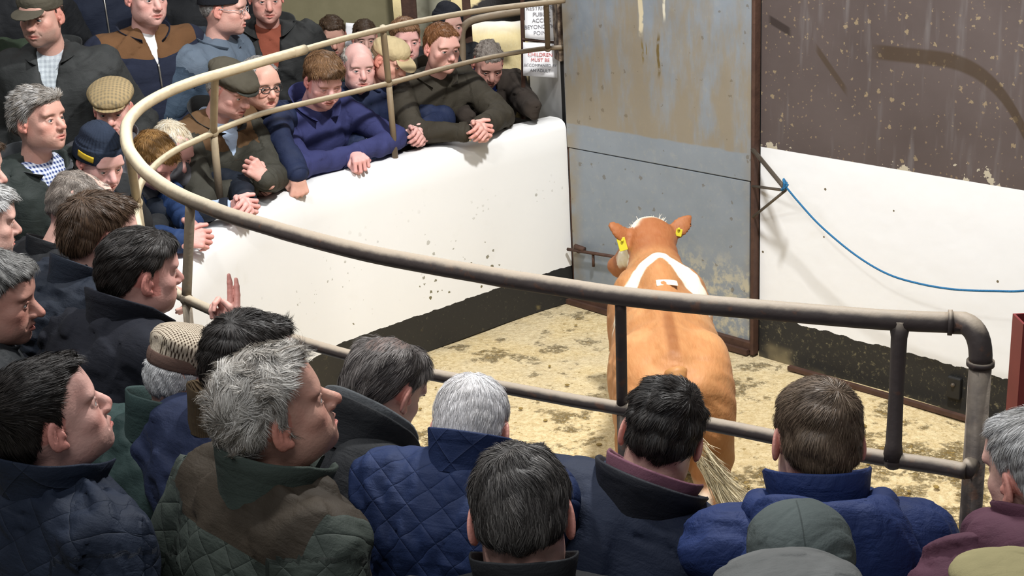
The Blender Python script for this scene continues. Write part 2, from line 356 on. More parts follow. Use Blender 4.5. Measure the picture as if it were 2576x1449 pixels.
edg = gry.M('MAXIMUM', gry.ramp(s_, .14, .0), gry.M('MULTIPLY', gry.ramp(s_, 1.3, 1.42), .7)); sm = gry.M('MAXIMUM', sm, gry.M('MULTIPLY', edg, gry.ramp(gry.noise(p, 7, 4), .3, .6)))
g0 = gry.mix(gry.M('MULTIPLY', sm, .62), g0, (.28, .20, .085))
bot = gry.M('MULTIPLY', gry.ramp(z, .62, .35), gry.ramp(gry.noise(p, 13, 5, .7), .42, .6)); bot = gry.M('MULTIPLY', bot, gry.ramp(s_, .5, .85))
g0 = gry.mix(gry.M('MULTIPLY', bot, .8), g0, (.55, .50, .36))
v = gry.vor(p, 15); d1 = gry.M('MULTIPLY', gry.M('LESS_THAN', gry.M('ADD', v.outputs['Distance'], gry.M('MULTIPLY', gry.M('SUBTRACT', gry.noise(p, 80, 3), .5), .5)), gry.M('MULTIPLY', gry.ramp(gry.sep(v.outputs['Color'])[0], .5, 1.), .2)), 1)
g0 = gry.mix(gry.M('MULTIPLY', d1, .55), g0, (.13, .10, .06))
# vertical run of dried paint and a brown streak
for sc_, w_, z0, z1, cc in ((.625, .022, 1.74, 2.5, (.66, .58, .40)), (.795, .012, 1.84, 2.5, (.72, .68, .55)), (.75, .013, 1.51, 1.80, (.15, .105, .035)), (.63, .009, 1.58, 1.76, (.20, .15, .06)), (.66, .006, 1.60, 1.74, (.20, .15, .06))):
    m_ = gry.M('MULTIPLY', gry.ramp(gry.M('ABSOLUTE', gry.M('SUBTRACT', gry.M('ADD', s_, gry.M('MULTIPLY', gry.noise(p, 9, 2), .03)), sc_)), w_, w_*.5), gry.M('MULTIPLY', gry.ramp(z, z0, z0+.06), gry.ramp(z, z1, z1-.06)))
    g0 = gry.mix(gry.M('MULTIPLY', m_, gry.ramp(gry.noise(p, 20, 3), .3, .5)), g0, cc)
gry.col(g0); gry.bump(gry.noise(p, 1.5, 3), .6, .05)
door = empty('door_1', rw(.71, 0, 0)); tag(door, kind='structure')
mb = MB(); mb.box(rw(.70, .0, .07+.47), (1.36, .02, .95), R_); o = bevel(mb.build('lower_sheet', gry, door), .004)
mb = MB(); mb.box(rw(.70, .004, 1.02+.86), (1.38, .02, 1.72), R_); o = bevel(mb.build('upper_sheet', gry, door), .004)
mb = MB(); mb.box(rw(1.425, .02, 1.43), (.022, .055, 2.86), R_); bevel(mb.build('door_frame', rust, door), .004)
mb = MB(); mb.box(rw(0.012, -.002, 1.43), (.006, .02, 2.86), R_); bevel(mb.build('door_frame', rust, door), .004)
mb = MB(); mb.box(rw(.71, .012, .045), (1.40, .05, .05), R_); bevel(mb.build('bottom_rail', rust, door), .004)
mb = MB(); a_, b_ = onwall(1428, 627, .06), onwall(1548, 646, .06)
mb.tube([a_, b_], .011, 8); c_ = onwall(1492, 640, .05); mb.tube([c_, c_-A(0, 0, .08)], .009, 8); mb.tube([onwall(1455, 628, .0), onwall(1455, 632, .06)], .014, 8)
mb.tube([onwall(1447, 620, .055), onwall(1470, 628, .055)], .018, 8)
mb.build('latch', rust, door, smooth=True)
mb = MB(); mb.box(rw(.65, .0, .012), (1.5, .12, .03), R_); mb.box(rw(2.9, .075, .008), (2.4, .03, .022), R_)
tag(mb.build('trim_1', rust), kind='structure')
# backing behind door
dk = NT('dark_void', .9); dk.col((.02, .02, .02))
mb = MB(); mb.box(rw(.7, -.12, 1.4), (1.6, .1, 3.0), R_); tag(mb.build('wall_behind_door', dk), kind='structure')
# bracket with rope
steel = NT('dull_steel', .5, .5); steel.col(steel.mix(steel.noise(steel.pos(), 20, 3), (.07, .055, .04), (.17, .14, .11)))
T = onwall(1976, 479, .20)
mb = MB(); mb.tube([onwall(1893, 375, .04), onwall(1968, 466, .19), T], .012, 8); 
bro = mb.build('rope_bracket', steel, loc=rw(1.5, .05, .9), smooth=True)
tag(bro, 'dark steel triangular bracket fixed beside the grey door, holding the blue rope', 'bracket')
mb = MB(); mb.tube([onwall(1893, 468, .04), T], .008, 8); mb.build('brace', steel, bro, smooth=True)
mb = MB(); mb.tube([onwall(1894, 546, .04), T], .008, 8); mb.build('brace', steel, bro, smooth=True)
blue = NT('blue_rope', .8); bx = blue.pos(); blue.col(blue.mix(blue.noise(bx, 150, 2), (.01, .08, .22), (.02, .20, .40))); blue.bump(blue.noise(bx, 200, 2), 1, .004)
rp = spline([onwall(a, b, n) for a, b, n in ((1977, 470, .215), (2012, 512, .2), (2066, 570, .2), (2150, 640, .2), (2230, 688, .2), (2310, 713, .21), (2400, 728, .22), (2500, 732, .24), (2590, 730, .26), (2760, 700, .3), (2950, 620, .3))], 8)
mb = MB(); mb.tube(rp, .0055, 8); rope = mb.build('rope', blue, loc=rp[0], smooth=True); tag(rope, 'blue rope tied to the bracket and sagging along the white wall', 'rope')
mb = MB(); kc = onwall(1974, 466, .21)
for i in range(5):
    t = np.linspace(0, 6.28, 14); rr = .02; q = basis(unit(A(.5+.2*i, -.3, -.6+.25*i)))
    mb.tube([kc+A(0, 0, -.012+.006*i)+q[:, 0]*rr*math.cos(a)+q[:, 2]*rr*math.sin(a) for a in t], .007, 6, False)
mb.build('knot', blue, rope, smooth=True)
darkm = NT('black_iron', .5, .3); darkm.col((.02, .02, .02))
# black plate on the skirting
mb = MB(); pc = onwall(2401, 975, .015); mb.box(pc, (.075, .03, .12), R_); o = bevel(mb.build('fixing_plate', steel, loc=pc), .008)
o.data.materials[0] = darkm.m; tag(o, 'small dark metal plate on the black band of the right wall', 'plate')
mb = MB(); mb.sphere(pc+A(NR[0], NR[1], 0)*.018+A(0, 0, .02), .012, m=3); mb.build('bolt', steel, o, smooth=True)
# maroon post
mar = NT('maroon_paint', .45); mar.col(mar.mix(mar.noise(mar.pos(), 8, 3), (.13, .018, .02), (.20, .03, .03)))
mp = at(2598, 800, 4.6); zt = mp[2]; c0 = mp[:2]
mb = MB(); hw = .045; q = [(-hw, -hw), (hw, -hw), (hw, hw), (-hw, hw)]; iw = .038; qi = [(-iw, -iw), (iw, -iw), (iw, iw), (-iw, iw)]
V = [(c0[0]+a, c0[1]+b, zz) for zz in (0, zt) for a, b in q]+[(c0[0]+a, c0[1]+b, zz) for zz in (zt, zt-.25) for a, b in qi]
mb.add(V, [[i, (i+1) % 4, 4+(i+1) % 4, 4+i] for i in range(4)]+[[4+i, 4+(i+1) % 4, 8+(i+1) % 4, 8+i] for i in range(4)]+[[8+i, 8+(i+1) % 4, 12+(i+1) % 4, 12+i] for i in range(4)]+[[12, 13, 14, 15]])
tag(mb.build('gate_post', mar, loc=(c0[0], c0[1], 0)), 'maroon hollow steel post standing at the right edge before the white wall', 'post')
# ---------------------------------------------------------------- pipe railing
pipe = NT('worn_pipe', .62, .0, .35); p = pipe.pos(); x, y, z = pipe.sep(p)
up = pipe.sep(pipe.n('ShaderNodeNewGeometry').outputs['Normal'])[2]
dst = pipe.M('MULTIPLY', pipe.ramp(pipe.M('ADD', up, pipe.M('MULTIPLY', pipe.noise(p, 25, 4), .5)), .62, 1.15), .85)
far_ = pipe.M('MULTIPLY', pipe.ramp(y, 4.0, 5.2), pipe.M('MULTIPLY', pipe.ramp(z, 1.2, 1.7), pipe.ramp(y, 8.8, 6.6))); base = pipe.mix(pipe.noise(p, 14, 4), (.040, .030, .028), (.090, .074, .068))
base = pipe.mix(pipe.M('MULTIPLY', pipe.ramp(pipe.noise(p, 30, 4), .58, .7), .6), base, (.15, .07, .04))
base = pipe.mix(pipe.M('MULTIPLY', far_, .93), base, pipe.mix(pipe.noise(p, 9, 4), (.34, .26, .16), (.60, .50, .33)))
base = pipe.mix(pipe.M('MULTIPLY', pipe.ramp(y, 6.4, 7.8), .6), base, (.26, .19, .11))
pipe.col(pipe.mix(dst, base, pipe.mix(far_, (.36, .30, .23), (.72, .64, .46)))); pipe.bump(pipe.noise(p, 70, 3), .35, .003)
ZU, ZL = 1.957, 1.625
UP = [(1420, 1), (1375, 6.3), (1234.6, 22.8), (1117, 41.8), (1000, 64.5), (840, 104), (751, 129), (680, 149), (611, 169), (556, 185), (501, 201), (446, 221), (401, 241.5), (363, 264), (339, 285), (321, 310.5), (317, 338), (323, 374), (342, 404), (366, 432), (408, 465), (459, 494), (521, 520), (584, 544), (680, 573), (745, 592), (918, 636), (1090, 669), (1200, 688), (1272, 701), (1410, 722), (1548, 743), (1721, 762), (1900, 778), (2176, 801), (2300, 808), (2391, 811.5)]
LO = [(1421, 119), (1352, 124), (1234, 144), (1117, 172), (1000, 204), (840, 243), (680, 280), (611, 303), (556, 325), (501, 350), (446, 376), (404, 404), (378, 430), (355, 460), (344, 497), (345, 549), (362, 610), (395, 680), (438, 732), (469, 752), (521, 776), (572, 799), (680, 836), (779, 866), (848, 886), (970, 917), (1100, 945), (1272, 976), (1445, 1008), (1548, 1025), (1790, 1068), (2000, 1110), (2176, 1145), (2354, 1172), (2430, 1186)]
U3 = np.array([onz(a, b, ZU) for a, b in UP]); L3 = np.array([onz(a, b, ZL) for a, b in LO])
jr = 6
railing = empty('pipe_railing', A(-1.5, 5.6, WT)); tag(railing, 'curved double pipe railing standing on the white ring wall', 'railing')
US = spline(U3, 5); LS = spline(L3, 5); j5 = jr*5
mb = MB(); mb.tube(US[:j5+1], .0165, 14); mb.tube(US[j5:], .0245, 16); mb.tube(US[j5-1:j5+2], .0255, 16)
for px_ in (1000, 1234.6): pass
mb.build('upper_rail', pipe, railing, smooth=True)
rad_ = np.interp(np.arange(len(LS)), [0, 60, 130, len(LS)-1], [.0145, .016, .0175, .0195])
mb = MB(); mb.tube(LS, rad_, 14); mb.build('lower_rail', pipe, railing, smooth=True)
def post(pu, pl, r_, down=True, flare=False, toz=WT-.01):
    a = onz(*pu, ZU); b = onz(*pl, ZL); P = [a, a+(b-a)*.12, a+(b-a)*.5, a+(b-a)*.88, b]; rr = [r_]*5
    if flare: rr = [r_*1.45, r_*1.05, r_*.95, r_*1.05, r_*1.4]
    mb = MB(); mb.tube(P, rr, 12)
    if down:
        c = b.copy(); c[2] = toz; c[:2] += (b-a)[:2]*.3; mb.tube([b, c], r_, 12)
    for q in (a, b): mb.sphere(q, r_*1.35 if q is b else r_*1.3, m=4)
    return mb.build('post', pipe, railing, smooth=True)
post((1561, 745), (1565, 1027), .0145); post((2264, 806), (2246, 1157), .0185, False, True)
post((479, 504), (469, 752), .0165); post((963.5, 72), (978, 210), .0175); post((541, 189), (537, 334), .019, True)
post((1374, 6), (1378, 122), .0165, False); post((325, 380), (345, 510), .018)
# corner: elbow and heavy upright
e0 = onz(2391, 811.5, ZU); dirn = unit(US[-1]-US[-8]); ex = onz(2467, 905, ZU-.075); ctr = e0+dirn*.035
el = [e0, e0+dirn*.03]+[None]*5
A0 = e0+dirn*.03; B0 = A(ex[0], ex[1], ZU-.085); Cc = A(ex[0], ex[1], ZU)
arcp = [(1-t)**2*A0+2*t*(1-t)*Cc+t*t*B0 for t in np.linspace(0, 1, 9)]
mb = MB(); mb.tube([e0]+arcp, .0265, 16); mb.tube([e0-dirn*.006, e0+dirn*.004], .030, 16); mb.tube([B0+A(0, 0, .008), B0-A(0, 0, .004)], .0315, 16)
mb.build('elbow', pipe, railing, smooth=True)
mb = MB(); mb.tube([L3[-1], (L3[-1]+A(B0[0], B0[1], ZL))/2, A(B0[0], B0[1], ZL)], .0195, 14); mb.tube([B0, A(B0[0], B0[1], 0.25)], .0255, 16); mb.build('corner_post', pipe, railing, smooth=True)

# ---------------------------------------------------------------- stands, back walls, pen
conc = NT('old_concrete', .85); p = conc.pos(); cc = conc.mix(conc.noise(p, 4, 5, .65), (.12, .11, .085), (.24, .22, .16)); conc.col(cc); conc.bump(conc.noise(p, 40, 3), .3, .01)
dwall = NT('dark_room_wall', .85); p = dwall.pos(); dwall.col(dwall.mix(dwall.noise(p, 3, 4), (.012, .011, .010), (.035, .03, .026)))  # near-black wall colour stands in for the unlit dark of the room behind
TZ = [(.2, .25), (.75, .45), (1.35, .70), (2.0, .95)]
def tierz(d): 
    z = TZ[0][1]
    for dd, zz in TZ:
        if d >= dd: z = zz
    return z
def railgap(xy): 
    D = np.linalg.norm(INNER-np.asarray(xy)[:2], axis=1); return float(D.min())
prof = []
for i, (d, z) in enumerate(TZ):
    prof += [(d, TZ[i-1][1] if i else 0), (d, z)]
prof += [(4.2, .95), (4.2, 0)]
# stands: swept steps outside the parapet (straightened near-side line so the bands never cross)
ring = np.vstack([[(.6, 8.95)], INNER[::6], [(2.6, 2.2)], [(4.2, 1.2)]])
def band(d):
    o = offset(spline(ring, 3), d*OUTS); return o
G = np.array([np.column_stack([band(d), np.full(len(band(d)), z)]) for d, z in prof]); mb = MB(); mb.grid(G)
tag(mb.build('trim_steps', conc), kind='structure')
mb = MB(); mb.box((0, 3, -.3), (24, 26, .5)); tag(mb.build('ground', conc), kind='structure')
mb = MB(); mb.box((-4.9, 9.9, 2), (6.3, .2, 5.0)); tag(mb.build('wall_back', dwall), kind='structure')
olive = NT('stained_plaster', .8); p = olive.pos(); olive.col(olive.mix(olive.noise(p, 4, 6, .65), (.13, .115, .055), (.29, .26, .155)))
mb = MB(); mb.box((-1.30, 10.3, 2), (1.1, .3, 4.4)); tag(mb.build('wall_pen', olive), kind='structure')
# ---------------------------------------------------------------- people
def rotm(yaw, pitch=0, roll=0):
    """columns right, forward, up; yaw 0 looks away from the camera (+y), 90 to the right (+x); pitch up positive"""
    y, p_, r_ = map(math.radians, (yaw, pitch, roll))
    F = A(math.sin(y)*math.cos(p_), math.cos(y)*math.cos(p_), math.sin(p_)); R = A(math.cos(y), -math.sin(y), 0); U = np.cross(R, F)
    return np.stack([R*math.cos(r_)+U*math.sin(r_), F, -R*math.sin(r_)+U*math.cos(r_)], 1)
def rx(deg):
    c, s = math.cos(math.radians(deg)), math.sin(math.radians(deg)); return np.array([[1, 0, 0], [0, c, -s], [0, s, c]])
def ry(deg):
    c, s = math.cos(math.radians(deg)), math.sin(math.radians(deg)); return np.array([[c, 0, s], [0, 1, 0], [-s, 0, c]])
skin_m = NT('skin', .52, spec=.35); _c = skin_m.attr('Col').outputs['Color']; _o = skin_m.obj()
_n = skin_m.noise(_o, 28, 4); _c2 = skin_m.mix(skin_m.M('MULTIPLY', skin_m.ramp(_n, .45, .75), .35), _c, (.62, .22, .17), 'MIX')
skin_m.col(skin_m.mix(.5, _c, _c2)); skin_m.bump(skin_m.noise(_o, 120, 4), .25, .004)
hair_m = NT('hair', .5, spec=.28); hair_m.col(hair_m.attr('Col').outputs['Color'])
eye_m = NT('eye', .15); eye_m.col(eye_m.attr('Col').outputs['Color'])

AZ = np.array([0, 35, 55, 70, 82, 96, 112, 135, 180.])
def hairline(az, fr, side, nape, rec=0.):
    z = np.array([fr+rec, fr-.004+rec*1.2, fr-.03+rec*1.3, .018+rec*.9, side, .030, -.01, nape+.02, nape]); return np.interp(az, AZ, z)
def head(sp):
    """skin mesh of head and neck in head coordinates (x right, y forward, z up)"""
    h = sp.get('res', .0032); o = sp
    jw, nose, fat = o.get('jaw', 1.), o.get('nose', 1.), o.get('fat', 0.)
    F = Fld((-.112, -.150, -.215), (.112, .145, .158), h)
    nk = o['_neck']
    F.cone((0, -.022, -.055), nk, .052+.008*fat, .062+.01*fat, .02)
    F.ell((0, -.014, .032), (.076, .097, .086), .02)
    F.ell((0, -.040, -.008), (.066, .066, .062), .03)
    F.ell((0, .030, -.028), (.0625+.006*fat, .062, .086), .03)
    for s in (-1, 1):
        F.ell((s*.046*jw, .012, -.066), (.018+.006*fat, .034, .030), .035)
        F.ell((s*.044, .058, -.022), (.021+.003*fat, .020, .018), .022)
        F.ell((s*.033, .056, -.062), (.021+.005*fat, .024, .028), .025)
        F.ell((s*.030, .078, .026), (.028, .014, .011), .018)
    F.ell((0, .072, -.098), (.023*jw, .021, .018), .022)
    F.ell((0, .030, -.088), (.040*jw, .040, .022+.008*fat), .03)
    F.ell((0, .078, -.064), (.028, .018, .024), .025)
    F.ell((0, .074, .058), (.042, .018, .030), .04)
    for s in (-1, 1): F.ell((s*.032, .102, .004), (.020, .016, .013), .016, sub=True)
    for s in (-1, 1):
        F.ell((s*.0315, .073, .0015), (.0140, .0128, .0125), .006)
    # lids
    for s in (-1, 1):
        for zz, rr, yy in ((.0090 if not o.get('shut') else .0035, .0038, .0872), (-.0072, .0028, .0860)):
            F.cone((s*.018, yy-.001, zz*.5), (s*.0315, yy+.001, zz), rr, rr, .004); F.cone((s*.0315, yy+.001, zz), (s*.046, yy-.009, zz*.4), rr, rr*.9, .004)
    F.cone((0, .084, .012), (0, .108*1, -.022), .0085, .0105, .014)
    F.cone((0, .098, -.010), (0, .097+.016*nose, -.029), .0105, .0125, .010)
    for s in (-1, 1):
        F.ell((s*.0125, .100, -.034), (.0085, .0115, .0085), .007)
        F.ell((s*.0065, .109, -.043), (.0038, .006, .005), .004, sub=True)
    F.cone((-.026, .084, -.0635), (0, .0985, -.0595), .0030, .0050, .006); F.cone((.026, .084, -.0635), (0, .0985, -.0595), .0030, .0050, .006)
    F.cone((-.023, .084, -.0695), (0, .0970, -.0725), .0035, .0060, .006); F.cone((.023, .084, -.0695), (0, .0970, -.0725), .0035, .0060, .006)
    mo = o.get('mouth', 0)
    F.ell((0, .102, -.0662), (.029, .012, .0018+.006*mo), .003, sub=True)
    for s in (-1, 1):                                                          # nasolabial folds, chin dip
        F.cone((s*.020, .100, -.040), (s*.032, .088, -.064), .0020, .0020, .006, sub=True)
    F.cone((-.010, .0975, -.083), (.010, .0975, -.083), .002, .002, .008, sub=True)
    es = o.get('ear', 1.)
    for s in (-1, 1):
        Re = np.array([[math.cos(.42*s), -math.sin(.42*s), 0], [math.sin(.42*s), math.cos(.42*s), 0], [0, 0, 1]])@rx(-14)
        c = A(s*.081, -.012, -.004)
        F.ell(c, (.0072, .0195*es, .0335*es), .006, R=Re)
        F.ell(c+A(s*.0085, .004, .003), (.0080, .0115*es, .0210*es), .003, R=Re, sub=True); F.cone(c+A(s*.004, .002, .014), c+A(s*.006, -.004, -.012), .0022, .0022, .004)
        F.ell(c+A(s*.001, .008, -.026*es), (.005, .008, .009), .006)
        F.ell(c+A(s*.0015, .014, -.004), (.0045, .004, .008), .005)
        F.cone((s*.060, -.006, -.010), (s*.074, -.008, -.008), .012, .008, .006)
    V, Q = F.mesh(); N = normals(V, Q)
    return F, V, Q, N
def sstep(x, a, b): t = np.clip((x-a)/(b-a), 0, 1); return t*t*(3-2*t)
def blob(V, c, r): return np.clip(1-np.linalg.norm((V-np.array(c))/np.array(r), axis=1), 0, 1)
def skin_col(V, o):
    base = np.array(o.get('skin', (.66, .38, .30)))*A(.93, .98, 1.03); C = np.tile(base, (len(V), 1)); red = base*A(1.0, .72, .70)
    w = np.zeros(len(V))
    for s in (-1, 1):
        w = np.maximum(w, .75*blob(V, (s*.045, .065, -.03), (.035, .05, .03))); w = np.maximum(w, .9*(np.abs(V[:, 0]-s*.086) < .014)*(np.abs(V[:, 2]) < .045)*(np.abs(V[:, 1]+.01) < .04))
    w = np.maximum(w, 1.*blob(V, (0, .115, -.03), (.024, .03, .02)))
    C = C*(1-w[:, None])+red*w[:, None]
    lip = np.clip(2.2*blob(V, (0, .096, -.066), (.032, .022, .0120)), 0, 1)[:, None]; C = C*(1-lip)+np.array((.50, .17, .14))*lip
    st = o.get('stubble', 0)
    if st:
        m = sstep(V[:, 1], .0, .04)*sstep(-V[:, 2], .035, .055)*(1-lip[:, 0]*.9)*sstep(V[:, 2], -.13, -.11)*st; C = C*(1-m[:, None])+np.array(o.get('stubcol', (.22, .15, .12)))*m[:, None]
    m = np.clip(1-np.abs(V[:, 2]+.0662)/.0016, 0, 1)*(np.abs(V[:, 0]) < .028)*(V[:, 1] > .07)*(V[:, 1] < .105); C = C*(1-m[:, None]*.7)+np.array((.12, .03, .025))*m[:, None]*.7
    for s in (-1, 1):
        m = np.clip(2.2*blob(V, (s*.0325, .089, .0055), (.019, .014, .0040)), 0, 1)[:, None]*.75; C = C*(1-m)+np.array((.10, .05, .04))*m
        m = np.clip(1.8*blob(V, (s*.032, .090, .022), (.025, .02, .0070)), 0, 1)[:, None]*.85; C = C*(1-m)+np.array(o.get('brow', (.16, .10, .07)))*m
        m = np.clip(blob(V, (s*.032, .085, -.012), (.02, .02, .010)), 0, 1)[:, None]*.35; C = C*(1-m)+np.array((.42, .20, .17))*m
    return C
def strands(V, Q, N, wgt, n, L, width, o, seg=4):
    """hair strands as thin ribbons combed over the shell; returns verts, quads, colours"""
    r = np.random.default_rng(o.get('seed', 1)); w = wgt.copy(); p = w/w.sum(); i = r.choice(len(V), n, p=p)
    h = o.get('res', .0032); P = V[i]+r.normal(size=(n, 3))*h*.5; Nn = N[i]
    crown = np.array(o.get('crown', (0.01, -.055, .10))); comb = np.array(o.get('comb', (0, .0, -.25))); wav = o.get('wave', .06); ws = o.get('wavescale', 45.)
    D0 = P-crown; D0 /= np.maximum(np.linalg.norm(D0, axis=1, keepdims=True), .02)
    ph = np.array([1.3, 2.1, .4])
    sw = np.stack([np.sin(ws*P[:, 1]+ph[0]+2*np.sin(ws*.6*P[:, 2])), np.sin(ws*P[:, 2]+ph[1]+2*np.sin(ws*.7*P[:, 0])), np.sin(ws*P[:, 0]+ph[2]+2*np.sin(ws*.5*P[:, 1]))], 1)
    top = sstep(P[:, 2], .02, .09)[:, None]
    D = D0*o.get('radial', 1.)+comb*top+A(0, -.15, -.7)*(1-top)+sw*wav+r.normal(size=(n, 3))*o.get('mess', .07)
    lift = o.get('lift', .035)*(1+.5*r.normal(size=(n, 1)))
    Ls = L*r.uniform(.6, 1.1, (n, 1))*(.35+.65*np.clip(wgt[i], 0, 1)[:, None]); pts = [P]
    clump = np.sin(ws*1.7*P[:, :1]+3*np.sin(ws*P[:, 2:3])+ph[0])
    for k in range(seg):
        T = D-Nn*(D*Nn).sum(1, keepdims=True); T /= np.maximum(np.linalg.norm(T, axis=1, keepdims=True), 1e-5)
        cur = o.get('curl', 0.)
        B = np.cross(Nn, T); s_ = (k+.5)/seg
        step = T+Nn*(lift*(1-s_*1.1))+B*(cur*np.sin(s_*5+clump*2.5))+Nn*clump*o.get('tuft', .05)
        q = pts[-1]+step*Ls/seg; pts.append(q)
        Nn = Nn+T*Ls/seg/.085*1.25; Nn /= np.linalg.norm(Nn, axis=1, keepdims=True)
    pts = np.stack(pts, 1); T = np.gradient(pts, axis=1); B = np.cross(T, Nn[:, None]+r.normal(size=(n, 1, 3))*.35); B /= np.maximum(np.linalg.norm(B, axis=2, keepdims=True), 1e-6)
    wd_ = width*np.interp(np.linspace(0, 1, seg+1), [0, .6, 1], [1, .8, .15])[None, :, None]*r.uniform(.6, 1.3, (n, 1, 1))
    Vs = np.stack([pts-B*wd_/2, pts+B*wd_/2], 2).reshape(-1, 3); m = 2*(seg+1)
    q = np.array([[2*k, 2*k+1, 2*k+3, 2*k+2] for k in range(seg)]); Qs = (q[None]+(np.arange(n)*m)[:, None, None]).reshape(-1, 4)
    ca, cb = np.array(o.get('hair', (.05, .035, .03))), np.array(o.get('hair2', o.get('hair', (.05, .035, .03))))
    big = .5+.5*np.sin(P@A(38, 24, 30)+2*np.sin(P@A(20, -36, 14))); t = np.clip(o.get('mixb', .3)*(.6+.8*big)+r.normal(size=n)*.22, 0, 1)[:, None]
    if 'sidecol' in o:
        sd = sstep(-P[:, 2], -.05, .02)[:, None]*.8; cb = cb*(1-sd)+np.array(o['sidecol'])*sd; t = np.maximum(t, sd*.8)
    C = (ca*(1-t)+cb*t)*r.uniform(.75, 1.25, (n, 1)); C = np.repeat(C, m, 0)
    return Vs, Qs, C
def hair_mesh(F, o):
    style = o.get('style', 'short')
    if style == 'none': return None
    fr, side, nape = o.get('front', .066), o.get('sideburn', -.020), o.get('nape', -.066); th = o.get('thick', .012)
    def tfun(X, Y, Z):
        az = np.degrees(np.arctan2(np.abs(X), Y+.010)); zl = hairline(az, fr, side, nape, o.get('rec', 0.)); d = Z-zl
        t = sstep(d, -.004, .028)*(th+.0*Z)
        t = t*(1+o.get('top', .5)*sstep(Z, .04, .10))*(1-o.get('sidecut', .45)*sstep(np.abs(X)/(.03+np.abs(Z-.02)+.03), .6, 1.3)*sstep(-Z, -.07, .0))
        b = o.get('bald', 0)
        if b:
            bx, by, bz = o.get('baldc', (0, -.01, .12)); rr = np.sqrt(((X-bx)/(.062*b))**2+((Y-by)/(.085*b))**2+((Z-bz)/(.07))**2*.4)
            t = t*(.25+.75*sstep(rr, .75, 1.3)) if not o.get('baldfull') else t*sstep(rr, .8, 1.1)
        return t
    X, Y, Z = F.ax[0][:, None, None], F.ax[1][None, :, None], F.ax[2][None, None, :]
    G = Fld.__new__(Fld); G.lo, G.h, G.n, G.ax = F.lo, F.h, F.n, F.ax
    T = tfun(X, Y, Z).astype(f32)
    # scalp only: skull without ears and face relief
    S = Fld(F.lo, F.lo+F.h*(F.n-1)-1e-6, F.h); S.n = np.array(F.F.shape); S.F = np.full(F.F.shape, .3, f32); S.ax = F.ax
    S.ell((0, -.014, .032), (.076, .097, .086), .02); S.ell((0, -.040, -.008), (.066, .066, .062), .03); S.ell((0, .030, -.028), (.0625, .062, .086), .03); S.ell((0, .074, .058), (.042, .018, .030), .04)
    S.cone((0, -.022, -.055), o['_neck'], .052, .062, .02)
    nz = o.get('lump', .0015); r = np.random.default_rng(o.get('seed', 1)); NN = 0
    for _ in range(4):
        w = unit(r.normal(size=3))*2*np.pi/(.03*r.uniform(.7, 1.6)); NN = NN+np.sin(f32(w[0])*X+f32(w[1])*Y+f32(w[2])*Z+f32(r.uniform(0, 6)))
    if o.get('hatted'): T = T*(1-sstep(Z, .024, .038)).astype(f32)
    G.F = S.F-T+f32(nz)*NN*np.minimum(T/th, 1)+f32(.002)
    V, Q = G.mesh(); tv = tfun(V[:, 0], V[:, 1], V[:, 2]); keep = (tv > .0022) & ((V[:, 2] < .034) | (not o.get('hatted')))
    V, Q, tv = compact(V, Q, keep, tv); N = normals(V, Q)
    w = np.clip(tv/th, 0, 1)**o.get('dens', .9)
    if o.get('hatted'): w = w*(V[:, 2] < .030)+1e-9
    nst = o.get('n', 3000)
    Vs, Qs, Cs = strands(V, Q, N, w, nst, o.get('len', .028), o.get('wid', .0016), o)
    ca = np.array(o.get('hair', (.05, .035, .03)))*.7; cb = np.array(o.get('hair2', o.get('hair', (.05, .035, .03)))); t = o.get('mixb', .3)*.6
    C0 = np.tile(ca*(1-t)+cb*t, (len(V), 1)); f_ = (1-np.clip(tv/(th*.45), 0, 1))[:, None]*.6; C0 = C0*(1-f_)+np.array(o.get('skin', (.66, .38, .30)))*f_
    if 'sidecol' in o:
        sd = (sstep(-V[:, 2], -.05, .02)*.7)[:, None]; C0 = C0*(1-sd)+np.array(o['sidecol'])*sd
    # eyebrows
    rb = np.random.default_rng(3); nb = 70; ub = rb.uniform(-1, 1, nb*2); sx = np.repeat([-1, 1], nb); px_ = sx*(.032+.019*ub); pz = .0235-.005*ub**2+rb.normal(size=nb*2)*.0016; py_ = .0905-.0085*(np.abs(px_)/.05)**2+.003
    P0 = np.stack([px_, py_, pz], 1); P1 = P0+np.stack([sx*.007, -.001+0*pz, .0015+0*pz], 1); wv = A(0, 0, .0007)
    Vb = np.stack([P0-wv, P0+wv, P1+wv, P1-wv], 1).reshape(-1, 3); Qb = np.arange(nb*8).reshape(-1, 4); Cb = np.tile(np.array(o.get('brow', (.16, .10, .07))), (len(Vb), 1))
    n1, n2 = len(V), len(V)+len(Vs)
    return np.vstack([V, Vs, Vb]), np.vstack([Q, Qs+n1, Qb+n2]), np.vstack([C0, Cs, Cb])
